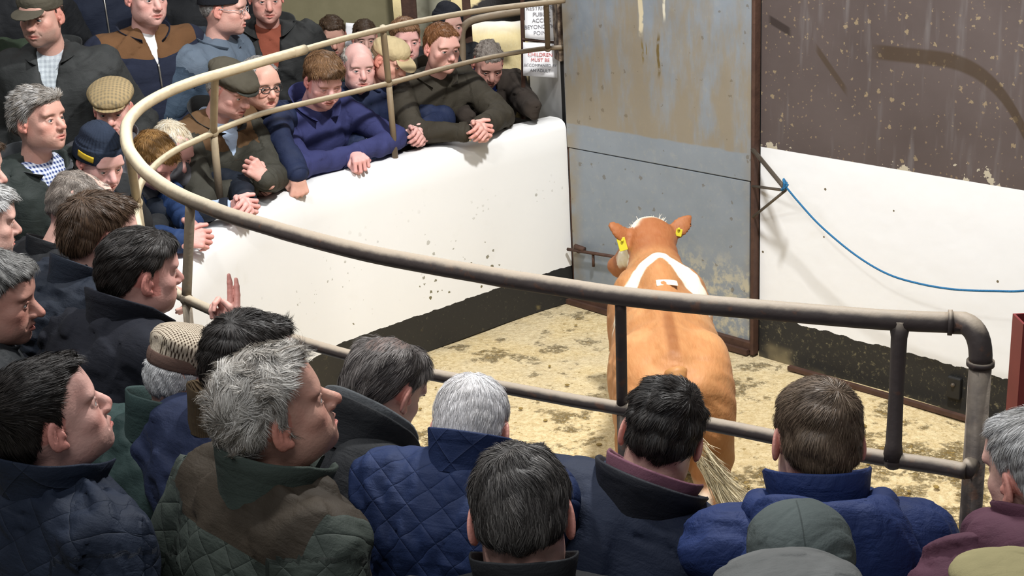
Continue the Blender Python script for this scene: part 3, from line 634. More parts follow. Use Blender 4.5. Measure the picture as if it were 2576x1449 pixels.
def hand(pose, side, h=.0034, L=1.):
    """hand in wrist coordinates: y to the fingers, z out of the back, thumb on +x when side is +1"""
    c = dict(fist=[(72, 92, 55)]*4, relax=[(22, 32, 20), (28, 36, 22), (34, 40, 24), (40, 44, 26)], clasp=[(38, 62, 38), (42, 66, 40), (46, 68, 42), (50, 70, 44)],
        rest=[(30, 50, 30), (38, 56, 34), (46, 60, 36), (50, 60, 36)], flat=[(6, 12, 8), (10, 16, 10), (14, 20, 12), (18, 24, 14)], vsign=[(4, 8, 4), (8, 10, 6), (62, 72, 40), (72, 82, 45)])[pose]
    F = Fld((-.09, -.10, -.10), (.09, .205, .05), h)
    xs = [.033, .011, -.011, -.031]; ln = [(.042, .025, .021), (.046, .029, .022), (.042, .027, .022), (.034, .020, .020)]; kn = [.090, .094, .089, .081]
    F.cone((0, -.028, 0), (0, .0, 0), .0275, .0265, .01); F.cone((-.008, 0, 0), (-.010, .03, -.002), .023, .019, .014); F.cone((.008, 0, 0), (.012, .03, -.002), .023, .019, .014)
    for x, k, (l1, l2, l3), cu in zip(xs, kn, ln, c):
        F.cone((x*.45, .018, 0), (x, k-.006, 0), .0155, .0118, .012)
        sp = math.radians((x/.033)*(3 if pose != 'vsign' else -3)); p = A(x, k-.004, 0); a = 0; rr = .0100 if x > -.03 else .0088
        for l, da, r1 in ((l1, cu[0], .92), (l2, cu[1], .86), (l3, cu[2], .72)):
            a += math.radians(da); d = A(math.sin(sp), math.cos(a)*math.cos(sp), -math.sin(a)); q = p+d*l; F.cone(p, q, rr, rr*r1, .0035); p = q; rr *= r1 if r1 < .9 else .94
    th = dict(fist=[(.55, .62, -.56), (-.35, .75, -.55), (-.75, .45, -.5)], vsign=[(.55, .62, -.56), (-.3, .8, -.52), (-.7, .62, -.35)], clasp=[(.7, .7, -.1), (.25, .95, .0), (.0, .98, .0)]).get(pose, [(.75, .6, -.28), (.45, .85, -.25), (.25, .95, -.2)])
    p = A(.024, .024, -.008)
    F.cone((.008, .01, -.004), p, .018, .0165, .014)
    for d, l, r0, r1 in zip(th, (.040, .033, .026), (.0155, .0118, .0108), (.0118, .0108, .0085)):
        q = p+unit(d)*l; F.cone(p, q, r0, r1, .005); p = q
    V, Q = F.mesh()
    nail = np.zeros(len(V)); 
    V = V*L
    if side < 0: V = V*A(-1, 1, 1); Q = Q[:, ::-1]
    return V, Q
def hand_col(V, Vl, o):
    base = np.array(o.get('handskin', o.get('skin', (.66, .38, .30))))*A(.93, .98, 1.03); red = base*A(1.0, .72, .70); C = np.tile(base, (len(V), 1))
    w = .55*sstep(Vl[:, 1], .075, .14); w = np.maximum(w, .4*blob(Vl, (0, .09, 0), (.05, .018, .03)))
    return C*(1-w[:, None])+red*w[:, None]
# ---- cloth materials
_cm = {}
def cloth(name, col, rough=.88, quilt=0, yoke=None, check=None, var=.35, weave=260, wr=.5, spec=.25, knit=0, patch=None, hatch=0, fade=None):
    key = (name, tuple(col), quilt, str(yoke))
    if key in _cm: return _cm[key]
    m = NT(name, max(rough, .68), spec=min(spec, .2)); tc = m.attr('tc').outputs['Vector']; u, v, w = m.sep(tc); ob = m.obj()
    col = tuple(col); dark = tuple(x*(1-var) for x in col); lite = tuple(min(1, x*(1+var)+.004) for x in col)
    c = m.mix(m.noise(ob, 7, 5, .6), dark, lite)
    if fade: c = m.mix(m.M('MULTIPLY', m.ramp(m.noise(ob, 3.5, 4), .45, .7), .55), c, fade)
    if check:
        s_, c2, c3 = check
        a = m.M('GREATER_THAN', m.M('FRACT', m.M('DIVIDE', u, s_)), .5); b = m.M('GREATER_THAN', m.M('FRACT', m.M('DIVIDE', v, s_)), .5)
        c = m.mix(m.M('MULTIPLY', m.M('ADD', a, b), .5), c, c2); 
        if c3: c = m.mix(m.M('MULTIPLY', a, b), c, c3)
    msk = None
    if yoke:                                                     # contrasting shoulder panel, cut at a height on back and on front
        yc, zb, zf = yoke[:3]; slope = yoke[3] if len(yoke) > 3 else 0
        lim = m.M('ADD', m.mix(m.ramp(w, -.02, .02), (zb,)*3, (zf,)*3), m.M('MULTIPLY', m.M('ABSOLUTE', u), slope)) if False else None
        nd = m.n('ShaderNodeMix', data_type='FLOAT'); m.put(nd.inputs[0], m.M('GREATER_THAN', w, 0.)); nd.inputs[2].default_value = zb; nd.inputs[3].default_value = zf
        lim = m.M('ADD', nd.outputs[0], m.M('MULTIPLY', m.M('ABSOLUTE', u), slope))
        msk = m.M('MULTIPLY', m.M('GREATER_THAN', v, lim), m.M('LESS_THAN', m.M('ABSOLUTE', u), yoke[4] if len(yoke) > 4 else .30))
        yk = m.mix(m.noise(ob, 9, 5), tuple(x*.75 for x in yc), tuple(min(1, x*1.3) for x in yc)); c = m.mix(msk, c, yk)
    m.col(c)
    h = m.M('ADD', m.M('ADD', m.M('MULTIPLY', m.noise(ob, 20, 4, .6, .8), wr), m.M('MULTIPLY', m.noise(m.scl(tc, (6, 24, 6)), 1.4, 3, .5, .5), .55)), m.M('MULTIPLY', m.noise(ob, weave, 2), .10))
    if knit:
        h = m.M('ADD', h, m.M('MULTIPLY', m.M('ABSOLUTE', m.M('SINE', m.M('MULTIPLY', m.M('ADD', u, m.M('MULTIPLY', v, 0.0)), knit))), .5))
    if quilt:
        q1 = m.M('ABSOLUTE', m.M('SINE', m.M('MULTIPLY', m.M('ADD', u, v), math.pi/quilt/1.414*1.414))); q2 = m.M('ABSOLUTE', m.M('SINE', m.M('MULTIPLY', m.M('SUBTRACT', m.M('MULTIPLY', u, hatch or 1), v), math.pi/quilt)))
        q = m.M('POWER', m.M('MINIMUM', q1, q2), .35)
        if msk is not None: q = m.M('MAXIMUM', q, msk)
        h = m.M('ADD', h, m.M('MULTIPLY', q, .65))
    m.bump(h, .75, .008); _cm[key] = m; return m
met = NT('metal_stud', .3, .9); met.col((.55, .52, .46))
glassm = NT('spectacle_frame', .3, .2); glassm.col((.03, .03, .03))
wframe = NT('wire_frame', .25, .9); wframe.col((.6, .6, .62))
sole_m = NT('boot_leather', .6); sole_m.col((.03, .025, .02))

def ik(S, W, l1, l2, hint):
    d = W-S; L = np.linalg.norm(d)
    if L > (l1+l2)*.995: W = S+d/L*(l1+l2)*.995; d = W-S; L = np.linalg.norm(d)
    a = (l1*l1-l2*l2+L*L)/(2*L); hh = math.sqrt(max(l1*l1-a*a, 0)); u = d/L; n = unit(hint-u*(hint@u)); return S+u*a+n*hh, W
def seg_t(P, a, b):
    d = b-a; t = np.clip((P-a)@d/(d@d), 0, 1); q = P-a-t[:, None]*d; return t, np.linalg.norm(q, axis=1), q
PEOPLE = []; SHORT = []
def person(label, px, py, d, yaw, pitch=0, roll=0, body=None, lean=8, s=1., near=False, hands=None, jk=None, collar=None, shirt=None,
           hat=None, glasses=None, neck=0, group=None, trous=(.03, .03, .035), floor=None, tilt=0, extra=None, **o):
    Hc = at(px, py, d); Rh = rotm(yaw, pitch, roll); by = yaw if body is None else body; Rb = rotm(by, 0, tilt)@rx(-lean); s_h = s
    o.setdefault('seed', int(px*7+py) % 997); o.setdefault('res', .0028 if near else .0036)
    jk = dict(jk or {}); bulk = jk.get('bulk', 0.)
    if near: neck = neck+.045
    NB = Hc+Rh@A(0, -.030, -.085)*s+Rb@A(0, -.028+neck*.4, -.078+neck)*s             # base of the neck
    O = NB-Rb@A(0, 0, .52)*s                                                  # pelvis
    if floor is None: floor = tierz(railgap(O)) if railgap(O) > .2 else TZ[0][1]
    base = A(O[0], O[1], floor)
    o['_neck'] = tuple(Rh.T@((NB+Rb@A(0, 0, -.03)*s)-Hc)/s)
    if hat: o['hatted'] = 1; o['thick'] = min(o.get('thick', .006), .006); o['len'] = .010; o['front'] = .055; o['top'] = 0; o['lump'] = .001
    # skin
    F, V, Q, N = head(o); C = skin_col(V, o); mats = [skin_m, eye_m]
    parts = [(Hc+(V*s)@Rh.T, Q, C, 0)]
    for sd in (-1, 1):                                                         # eyes
        e = MB(); e.sphere((0, 0, 0), .0128, m=8); ev, eq = e.V[0]*A(1.08, 1, 1), e.Q[0]; gaze = unit(A(o.get('gx', 0), 1, o.get('gz', -.1)))
        dt = ev/.0128@gaze; ec = np.tile(A(.52, .48, .45), (len(ev), 1)); ec[dt > .86] = o.get('iris', (.10, .14, .16)); ec[dt > .955] = (.005, .005, .005)
        parts.append((Hc+((ev+A(sd*.0315, .0758, .0008))*s)@Rh.T, eq, ec, 1))
    # arms
    T = lambda P: Rb.T@(np.asarray(P)-O)/s                                      # world to torso frame
    arms = []; sh_x = .185+.3*bulk
    hands = hands or {}
    for sd, key in ((-1, 'L'), (1, 'R')):
        S = A(sd*sh_x, -.012, .435); hd = hands.get(key)
        if hd is None: Wt = A(sd*.27, .10, -.02); hint = A(sd*.5, -1, -.2); hd = dict(pose='relax', fd=Rb@A(0, .15, -1), bn=Rb@A(sd, .2, 0), lo=1)
        else:
            Wt = T(hd['p']); hint = hd.get('hint', A(sd*.8, -.35, -.8)) if not hd.get('whint') else Rb.T@np.asarray(hd['whint'])
        if hd.get('p') is not None and np.linalg.norm(Wt-S) > .577: SHORT.append((label[:40], key, round(float(np.linalg.norm(Wt-S))-.577, 2)))
        E_, Wt = ik(S, Wt, .305, .275, np.asarray(hint, float))
        if hd.get('p') is not None and not hd.get('free'):                     # forearm rests on the wall: look for the elbow that clears it
            ax_ = unit(Wt-S); m0 = S+ax_*((E_-S)@ax_); e0 = E_-m0; best = None
            for k_ in range(36):
                a_ = k_*math.pi/18; e_ = m0+e0*math.cos(a_)+np.cross(ax_, e0)*math.sin(a_); w_ = O+Rb@e_*s
                g_ = railgap(w_); sc_ = -abs(w_[2]-(WT+.075))*(3 if g_ < .33 else 1.2)+.35*(e_[0]*sd)-.15*max(0, e_[1]-.3)
                sc_ -= 4*max(0, WT+.05-w_[2]) if g_ < .30 else 0; sc_ -= 3*max(0, .10-e_[0]*sd)
                if best is None or sc_ > best[0]: best = (sc_, e_)
            E_ = best[1]
        arms.append((S, E_, Wt, hd))
        if hd.get('pose'):
            wr = O+Rb@Wt*s; fa = unit(Rb@(Wt-E_)); fd = unit(hd.get('fd', fa))
            while fd@fa < .3: fd = unit(fd+.3*fa)
            bn = np.asarray(hd.get('bn', (0, 0, 1)), float); bn = unit(bn-fd*(bn@fd)); xx = np.cross(fd, bn)
            hv, hq = hand(hd['pose'], -1 if (sd > 0) else 1, .0060 if hd.get('lo') else (.0031 if near else .0036), s*1.04); hl = hv if sd < 0 else hv*A(-1, 1, 1)
            M_ = np.stack([xx, fd, bn], 1); parts.append((wr+hv@M_.T, hq, hand_col(hv, hl/s, o), 0)); hd['_w'] = wr
    # plain body under the clothes
    B = Fld((-.45, -.30, -.95*1.2), (.45, .75, .56), .026)
    hipz = .0; leg = (O[2]-floor)/s
    feet = [T(A(O[0], O[1], floor+.07*s)+rotm(by)@A(sd*.11*s, -.06*s, 0)) for sd in (-1, 1)]
    B = Fld(np.minimum.reduce([A(-.45, -.3, -.3)]+[f-.15 for f in feet]), np.maximum.reduce([A(.45, .72, .58)]+[f+.15 for f in feet]), .026)
    B.cone((0, 0, .05), (0, 0, .38), .13, .14, .05, .7); B.cone((-.13, 0, .42), (.13, 0, .42), .05, .05, .04); B.cone((0, 0, .40), (0, 0, .54), .055, .05, .03)
    knees = []
    for sd, ft, am in zip((-1, 1), feet, arms):
        hp = A(sd*.085, 0, -.02); kn, _ = ik(hp, ft, leg*.5, leg*.5, A(sd*.1, 1, 0)); knees.append(kn)
        B.cone(hp, kn, .075, .05, .04); B.cone(kn, ft, .045, .035, .03); B.cone(am[0], am[1], .034, .028, .02); B.cone(am[1], am[2]-unit(am[2]-am[1])*.06, .024, .020, .02)
    v, q = B.mesh(); parts.append((O+(v*s)@Rb.T, q, np.tile(np.array(o.get('skin', (.66, .38, .30))), (len(v), 1)), 0))
    n0 = 0; VV, QQ, CC, MI = [], [], [], []
    for v, q, c, mi in parts: VV.append(v); QQ.append(q+n0); CC.append(c); MI += [mi]*len(q); n0 += len(v)
    root = mesh_obj('person', np.vstack(VV), np.vstack(QQ), mats, loc=base, col=np.vstack(CC), midx=MI)
    tag(root, label, 'person', group or 'spectators around the sale ring'); PEOPLE.append((label, Hc, O, floor))
    # hair
    if o.get('style') != 'none':
        Vh, Qh, Ch = hair_mesh(F, o); mesh_obj('hair', Hc+(Vh*s)@Rh.T, Qh, hair_m, root, col=Ch)
    # jacket
    hj = .0095 if near else .0125; m = .13+bulk
    pts = np.array([a[i] for a in arms for i in range(3)]+[[-.27, -.2, -.16], [.27, .2, .56]])
    J = Fld(pts.min(0)-m, pts.max(0)+m, hj); k = .05
    hem = jk.get('hem', -.12)
    J.cone((0, 0, hem), (0, 0, .10), .205+bulk, .20+bulk, k, .66); J.cone((0, 0, .10), (0, 0, .32), .20+bulk, .205+bulk, k, .66)
    J.cone((-.085, -.005, .345), (.085, -.005, .345), .125+bulk*.6, .125+bulk*.6, k, .95)
    J.cone((0, -.012, .452), (-.165, -.012, .432), .066+bulk*.3, .078+bulk*.5, k); J.cone((0, -.012, .452), (.165, -.012, .432), .066+bulk*.3, .078+bulk*.5, k)
    J.cone((0, -.02, .42), (0, -.022, .458), .085, .070, .03)
    sl = jk.get('sleeve', 1.)
    for S, E_, Wt, hd in arms:
        J.cone(S, E_, (.074+bulk*.5)*sl, (.054+bulk*.45)*sl, .03); J.cone(E_, Wt-(unit(Wt-E_)*.012), (.056+bulk*.45)*sl, (.044+bulk*.3)*sl, .02)
    for ex in (extra or []):                                                   # hoods and the like, in torso coordinates
        if ex[0] == 'ell': J.ell(ex[1], ex[2], ex[3])
        elif ex[0] == 'cone': J.cone(*ex[1:])
    J.wob(jk.get('wob', .0030), jk.get('wl', .12), o['seed'], jk.get('crease', .008))
    shf = None
    if shirt:
        dep, wid = shirt.get('d', .16), shirt.get('w', .085); X, Y, Z = J.ax[0][:, None, None], J.ax[1][None, :, None], J.ax[2][None, None, :]
        def wedge(ex): return (np.abs(X-shirt.get('x', 0))-(wid+ex)*np.clip((Z-(.50-dep-ex*1.5))/dep, -.5, 1.3)).astype(f32)+0*Y
        yy = np.maximum(0, .02-Y).astype(f32)*4
        shf = Fld(J.lo, J.lo+J.h*(J.n-1)-1e-6, J.h); shf.ax = J.ax; shf.n = J.n; shf.F = np.maximum(J.F+f32(.012), np.maximum(wedge(.02), f32(.0)-Y+0*Z+0*X)); 
        J.F = np.maximum(J.F, -np.maximum(wedge(0)+yy, -(J.F+f32(.024))))
    v, q = J.mesh()
    tcv = np.column_stack([v[:, 0], v[:, 2]+.6*v[:, 1], v[:, 1]])
    for S, E_, Wt, hd in arms:
        for a, b, off in ((S, E_, 0), (E_, Wt, .31)):
            t, dist, qq = seg_t(v, a, b); mk = (dist < .105+bulk) & (((v[:, 0]-.155*np.sign(S[0]))*np.sign(S[0]) > 0) | (off > 0)) & (t > .08)
            fr_ = basis(b-a, (0, 0, 1) if abs(unit(b-a)[2]) < .9 else (0, 1, 0)); an = np.arctan2(qq@fr_[:, 2], qq@fr_[:, 0])
            tcv[mk] = np.column_stack([an[mk]*.07+.6, off+t[mk]*np.linalg.norm(b-a), v[mk, 1]])
    W_v = O+(v*s)@Rb.T
    jm = jk.get('mat') or cloth('jacket_cloth', jk.get('col', (.02, .022, .03)))
    jo = mesh_obj('jacket', W_v, q, jm, root, vec=tcv)
    if shirt:
        v3, q3 = shf.mesh(); mesh_obj('shirt', O+(v3*s)@Rb.T, q3, shirt['mat'], root, vec=np.column_stack([v3[:, 0], v3[:, 2], v3[:, 1]]))
    if jk.get('hood'):
        hd_ = jk['hood']; H_f = Fld((-.30, -.32, .22), (.30, .16, .68), .009); r_ = hd_.get('r', .042)
        pts_ = [(-.10, .06, .49), (-.122, -.02, .51), (-.098, -.10, .522), (0, -.132, .527), (.098, -.10, .522), (.122, -.02, .51), (.10, .06, .49)]
        for a_, b_ in zip(pts_[:-1], pts_[1:]): H_f.cone(a_, b_, r_, r_, .03)
        H_f.ell((0, -.155, .43), (.175, .048, .125), .04); H_f.ell((0, -.13, .50), (.15, .05, .07), .03); H_f.ell((0, -.07, .60), (.085, .075, .075), .03, sub=True)
        H_f.wob(.0022, .12, 31+o['seed'], hd_.get('crease', .014)); v_, q_ = H_f.mesh(); mesh_obj('hood', O+(v_*s)@Rb.T, q_, hd_.get('mat') or jm, root, vec=np.column_stack([v_[:, 0], v_[:, 2]+.6*v_[:, 1], v_[:, 1]]))
    # cuffs
    for S, E_, Wt, hd in arms:
        if hd.get('pose'):
            dd = unit(Wt-E_); mb = MB(); rr = (.046+bulk*.27)*sl
            mb.tube([O+Rb@(Wt-dd*.032)*s, O+Rb@(Wt-dd*.012)*s, O+Rb@(Wt+dd*.004)*s, O+Rb@(Wt+dd*.002)*s, O+Rb@(Wt-dd*.02)*s], np.array([rr*.98, rr*1.03, rr, rr*.86, rr*.84])*s, 20, False)
            c_ = np.vstack(mb.V); mesh_obj('cuff', c_, np.vstack(mb.Q), hd.get('cuffm', jm), root, vec=np.zeros((len(c_), 3))+A(.9, .3, 0)+c_*0)
    # collar(s)
    def coll(cr, name='collar'):
        hgt, flare, gap, rad0, zc, tilt_, thk = cr.get('h', .075), cr.get('flare', .014), cr.get('gap', 25), cr.get('r', .078), cr.get('z', .476), cr.get('tilt', 10), cr.get('t', .007)
        n = 40; a = np.radians(np.linspace(90+gap, 450-gap, n)); rows = []
        Rt = rx(-tilt_); prof = [(0, 0), (.35, 0), (.75, 0), (1, .15), (1.04, .5), (1., .85), (.72, 1), (.35, 1), (0, 1)]
        nz = np.sin(a*3+o['seed'])*.004*cr.get('wav', 1)+np.sin(a*7)*.0015
        for tz, ti in prof:
            fl = flare*tz**1.5; rr = rad0+fl-ti*thk+nz*tz
            fx = 1+.0*a; fy = 1+.20*np.clip(np.sin(a), 0, 1)
            p_ = np.stack([np.cos(a)*rr*1.02*fx, np.sin(a)*rr*1.08*fy, np.full(n, hgt*tz)*(1-cr.get('drop', .25)*np.clip(np.sin(a), 0, 1))], 1)
            rows.append(p_@Rt.T+A(0, -.015, zc))
        G = np.array(rows); mb = MB(); mb.grid(G)
        e0, e1 = G[:, 0], G[:, -1]; kk = len(rows)
        for e_ in (e0, e1): mb.add(e_, [[0, 1, 7, 8], [1, 2, 6, 7], [2, 3, 5, 6]])
        vv = np.vstack(mb.V); tc = np.column_stack([vv[:, 0]*1.0, vv[:, 2], vv[:, 1]]); w_ = O+(vv*s)@Rb.T
        co = mesh_obj(name, w_, np.vstack(mb.Q), cr.get('mat') or jm, root, vec=tc); return co
    if collar is not False:
        coll(collar or {})
    if shirt and shirt.get('collar', True):
        coll(dict(h=.040, flare=.006, gap=16, r=.068, z=.482, mat=shirt['mat'], t=.004, wav=.3, drop=.1), 'shirt_collar')
    for c2 in jk.get('collars', []): coll(c2, c2.get('name', 'collar'))
    # front closure details
    fv = v[np.abs(v[:, 0]) < .03]
    def front(x, z):
        near_ = v[(np.abs(v[:, 0]-x) < .02) & (np.abs(v[:, 2]-z) < .02) & (v[:, 1] > 0)]
        return O+Rb@A(x, (near_[:, 1].max() if len(near_) else .14)+.003, z)*s
    for bx, bz in jk.get('studs', []):
        mb = MB(); c_ = front(bx, bz); mb.sphere(c_, A(.008, .003, .008)*s, R=Rb, m=3); mb.build('stud', met, root, smooth=True)
    if jk.get('zip'):
        z0, z1 = jk['zip']; mb = MB(); mb.tube([front(.0, z) for z in np.linspace(z0, z1, 9)], .0045*s, 6); mb.build('zip', jk.get('zipm', met), root, smooth=True)
    for bx, bz, w_, h_ in jk.get('pockets', []):
        mb = MB(); g = [[front(bx+w_*(i/5-.5), bz+h_*(j/4-.5))+Rb@A(0, .006*(1 if 0 < i < 5 and 0 < j < 4 else 0), 0) for i in range(6)] for j in range(5)]; mb.grid(np.array(g)); vv = np.vstack(mb.V)
        po = mesh_obj('pocket', vv, np.vstack(mb.Q), jm, root, vec=np.zeros((len(vv), 3))+.2); so = po.modifiers.new('s', 'SOLIDIFY'); so.thickness = .006
    # trousers and boots
    Tm = cloth('trouser_cloth', trous)
    L_ = Fld(np.minimum.reduce([A(-.3, -.25, -.3)]+[f-.16 for f in feet]), np.maximum.reduce([A(.3, .3, .12)]+[f+.16 for f in feet]+[k_+.12 for k_ in knees]), .019)
    L_.cone((0, 0, -.06), (0, 0, .06), .165, .16, .04, .7)
    for sd, ft, kn in zip((-1, 1), feet, knees): L_.cone(A(sd*.085, 0, -.06), kn, .098, .075, .03); L_.cone(kn, ft, .074, .06, .02)
    v_, q_ = L_.mesh(); mesh_obj('trousers', O+(v_*s)@Rb.T, q_, Tm, root, vec=np.column_stack([v_[:, 0], v_[:, 2], v_[:, 1]]))
    for ft in feet:
        fw = O+Rb@ft*s; Rf = rotm(by); mb = Fld((-.07, -.12, -.075), (.07, .2, .08), .011); mb.cone((0, -.045, -.03), (0, .10, -.04), .042, .036, .03); mb.cone((0, -.04, -.03), (0, -.045, .05), .045, .046, .03)
        mb.F = np.maximum(mb.F, (-.066-mb.ax[2])[None, None, :]); v_, q_ = mb.mesh(); fw[2] = floor+.066*s; mesh_obj('boot', fw+(v_*s)@Rf.T, q_, sole_m, root)
    # hats, glasses
    if hat: HATS[hat['k']](hat, Hc, Rh, s, root, o)
    if glasses is not None:
        mb = MB(); gm = glasses; lw = .0016 if gm is wframe else .0024
        for sd in (-1, 1):
            t = np.linspace(0, 2*np.pi, 20); P = np.stack([sd*.033+.023*np.sign(np.cos(t))*np.abs(np.cos(t))**.75, .104-.004*np.abs(np.cos(t)), .002+.0155*np.sign(np.sin(t))*np.abs(np.sin(t))**.75], 1)
            mb.tube(Hc+(P*s)@Rh.T, lw*s, 6, False); mb.tube([Hc+Rh@A(sd*.056, .100, .008)*s, Hc+Rh@A(sd*.078, .05, .009)*s, Hc+Rh@A(sd*.083, -.004, .010)*s, Hc+Rh@A(sd*.083, -.022, -.006)*s], lw*s, 6)
        mb.tube([Hc+Rh@A(-.010, .106, .004)*s, Hc+Rh@A(0, .108, .007)*s, Hc+Rh@A(.010, .106, .004)*s], lw*s, 6); go = mb.build('glasses', gm, root, smooth=True)
    return root, O, Rb, Hc, Rh
def P3(px, py, z): return onz(px, py, z)
# ---- headwear, built in head coordinates
def put_field(F, name, mat, Hc, Rh, s, root, tcf=None):
    V, Q = F.mesh(); tc = np.column_stack([np.arctan2(V[:, 0], V[:, 1]+.01)*.1, V[:, 2], V[:, 1]]) if tcf is None else tcf(V)
    return mesh_obj(name, Hc+(V*s)@Rh.T, Q, mat, root, vec=tc)
def hat_beanie(h, Hc, Rh, s, root, o):
    ti = h.get('tilt', -8); Rt = rx(ti); z0 = h.get('z', .018)
    F = Fld((-.12, -.15, -.08), (.12, .15, .18), o['res']*.95)
    F.ell((0, -.016, .042), (.086, .108, .097+h.get('tall', 0)), .02); F.ell((0, -.035, -.0), (.080, .090, .075), .03)
    X, Y, Z = F.ax[0][:, None, None], F.ax[1][None, :, None], F.ax[2][None, None, :]
    zz = Z-(z0+Y*math.tan(math.radians(-ti))*1.)
    r = np.sqrt(X*X+Y*Y); F.F += f32(.0016)*np.sin(np.arctan2(X, Y+.016)*34)*(np.abs(zz-.03) > .03)
    F.F += f32(.0030)*np.sin(zz*80+np.sin(X*40)*2)*(zz > .07)
    band = (np.abs(zz-.030) < .030); F.F = F.F-f32(.0055)*sstep(.034-np.abs(zz-.030), 0, .004).astype(f32)
    F.F = np.maximum(F.F, (-zz).astype(f32)); put_field(F, 'beanie', h['mat'], Hc, Rh, s, root)
    if h.get('patch'):
        a0 = math.radians(h['patch'][0]); mb = MB(); g = []
        for i in range(9):
            a = a0+(i-4)*.085; row = []
            for j in range(4):
                zz_ = h['patch'][1]+j*.0085; rad = (math.sin(a)*.0945, math.cos(a)*.1165-.016); row.append(Hc+Rh@A(rad[0]*1.02, rad[1]*1.02, zz_)*s)
            g.append(row)
        mb.grid(g); po = mb.build('badge', h['pm'], root, smooth=True); so = po.modifiers.new('s', 'SOLIDIFY'); so.thickness = .003
def hat_flat(h, Hc, Rh, s, root, o):
    F = Fld((-.14, -.16, .0), (.14, .20, .165), o['res']*.95)
    F.ell((0, -.014, .050), (.084, .104, .068), .02); F.ell((0, .006, .082), (.104, .124, .036+h.get('puff', 0)), .03, R=rx(-9)); F.ell((0, .075, .055), (.070, .052, .016), .025)
    Y, Z = F.ax[1][None, :, None], F.ax[2][None, None, :]
    F.F = np.maximum(F.F, (.040-Y*.10-Z).astype(f32)+0*F.F); F.wob(.0007, .07, 5, .0006)
    put_field(F, 'flat_cap', h['mat'], Hc, Rh, s, root, lambda V: np.column_stack([V[:, 0], V[:, 1], V[:, 2]]))
    if h.get('band'):
        Bn = Fld((-.11, -.15, .0), (.11, .14, .10), o['res']); Bn.ell((0, -.014, .050), (.0875, .1075, .072), .02); Zb = Bn.ax[2][None, None, :]; Bn.F = np.maximum(Bn.F, np.maximum((.030-Zb), (Zb-.064)).astype(f32)+0*Bn.F)
        put_field(Bn, 'cap_band', h['band'], Hc, Rh, s, root)
    B = Fld((-.10, .03, .0), (.10, .17, .09), o['res']*.8); B.ell((0, .092, .048), (.072, .050, .0065), .004, R=rx(-20))
    put_field(B, 'peak', h.get('pmat', h['mat']), Hc, Rh, s, root, lambda V: np.column_stack([V[:, 0], V[:, 1], V[:, 2]]))
def hat_ball(h, Hc, Rh, s, root, o):
    F = Fld((-.12, -.15, .0), (.12, .14, .17), o['res']*.95)
    F.ell((0, -.014, .050), (.084, .104, .080+h.get('tall', 0)), .02); F.ell((0, .02, .075), (.076, .080, .052), .03)
    Z = F.ax[2][None, None, :]; F.F = np.maximum(F.F, (.036-Z).astype(f32)+0*F.F); F.wob(.0006, .05, 9, .0005)
    put_field(F, 'cap', h['mat'], Hc, Rh, s, root)
    B = Fld((-.11, .02, -.02), (.11, .20, .09), o['res']*.8); B.ell((0, .108, .036), (.070, .062, .006), .004, R=rx(h.get('dip', -16)))
    X, Y, Z = B.ax[0][:, None, None], B.ax[1][None, :, None], B.ax[2][None, None, :]
    put_field(B, 'peak', h.get('pmat', h['mat']), Hc, Rh, s, root, lambda V: np.column_stack([V[:, 0], V[:, 1], V[:, 2]]))
def hat_brim(h, Hc, Rh, s, root, o):
    hat_ball(dict(mat=h['mat'], tall=-.006), Hc, Rh, s, root, o)
HATS = dict(beanie=hat_beanie, flat=hat_flat, ball=hat_ball, brim=hat_brim)
# ---------------------------------------------------------------- the crowd
def clasp(px, py, z, yaw, elb=None):
    c = onz(px, py, z); F = rotm(yaw)@A(0, 1, 0); R = rotm(yaw)@A(1, 0, 0); U = A(0, 0, 1)
    return dict(R=dict(p=c-F*.05+R*.055, pose='clasp', fd=F*.75-R*.65, bn=R*.75+U*.6+F*.5), L=dict(p=c-F*.035-R*.055+U*.012, pose='clasp', fd=F*.75+R*.65, bn=-R*.75+U*.6+F*.5))
def up_at(px, py, z): return onz(px, py, z)
navyq = cloth('navy_quilt', (.010, .021, .068), .7, quilt=.085, spec=.2)
navyq2 = cloth('dark_navy_quilt', (.009, .0145, .029), .7, quilt=.105, spec=.22)
greenq = cloth('green_quilt', (.040, .050, .042), .7, quilt=.075, yoke=((.034, .026, .018), .345, .33, 0, .22))
blackw = cloth('black_wool', (.008, .009, .014), .95)
wax = cloth('dark_wax', (.018, .020, .022), .5, spec=.35)
waxb = cloth('blue_black_wax', (.009, .013, .022), .65, spec=.2)
gwax = cloth('green_wax', (.020, .038, .036), .5, spec=.35)
navyp = cloth('navy_padded', (.012, .018, .038), .5, spec=.4)
bluej = cloth('blue_shell', (.011, .024, .092), .6, spec=.25, wr=1.0)
maroon = cloth('maroon_fleece', (.075, .028, .045), .8, spec=.2)
mfl = cloth('dusky_pink_fleece', (.14, .06, .085), .9)
navyj = cloth('navy_jacket', (.009, .015, .042), .75, spec=.2)
brcord = cloth('brown_corduroy', (.06, .04, .02), .9, knit=600)
greyfl = cloth('grey_fleece', (.07, .075, .08), .95, spec=.1)
black = cloth('black_shell', (.011, .012, .014), .7, spec=.18)
charc = cloth('charcoal_wax', (.028, .030, .030), .55)
fleeceny = cloth('navy_fleece', (.016, .020, .038), .95, yoke=((.13, .065, .03), .42, .50, .06, .21))
greyblue = cloth('grey_blue_quilt', (.045, .07, .105), .6, yoke=((.10, .13, .17), .40, .35))
blackwax = cloth('black_waxed', (.020, .021, .021), .5, spec=.35)
rustj = cloth('rust_jumper', (.22, .06, .035), .9)
olivej = cloth('olive_padded', (.048, .046, .036), .75, yoke=((.11, .062, .03), .40, .50))
brownp = cloth('brown_padded', (.040, .034, .024), .75)
brownf = cloth('brown_fleece', (.034, .026, .021), .95)
royal = cloth('purple_navy_hoodie', (.035, .04, .125), .85)
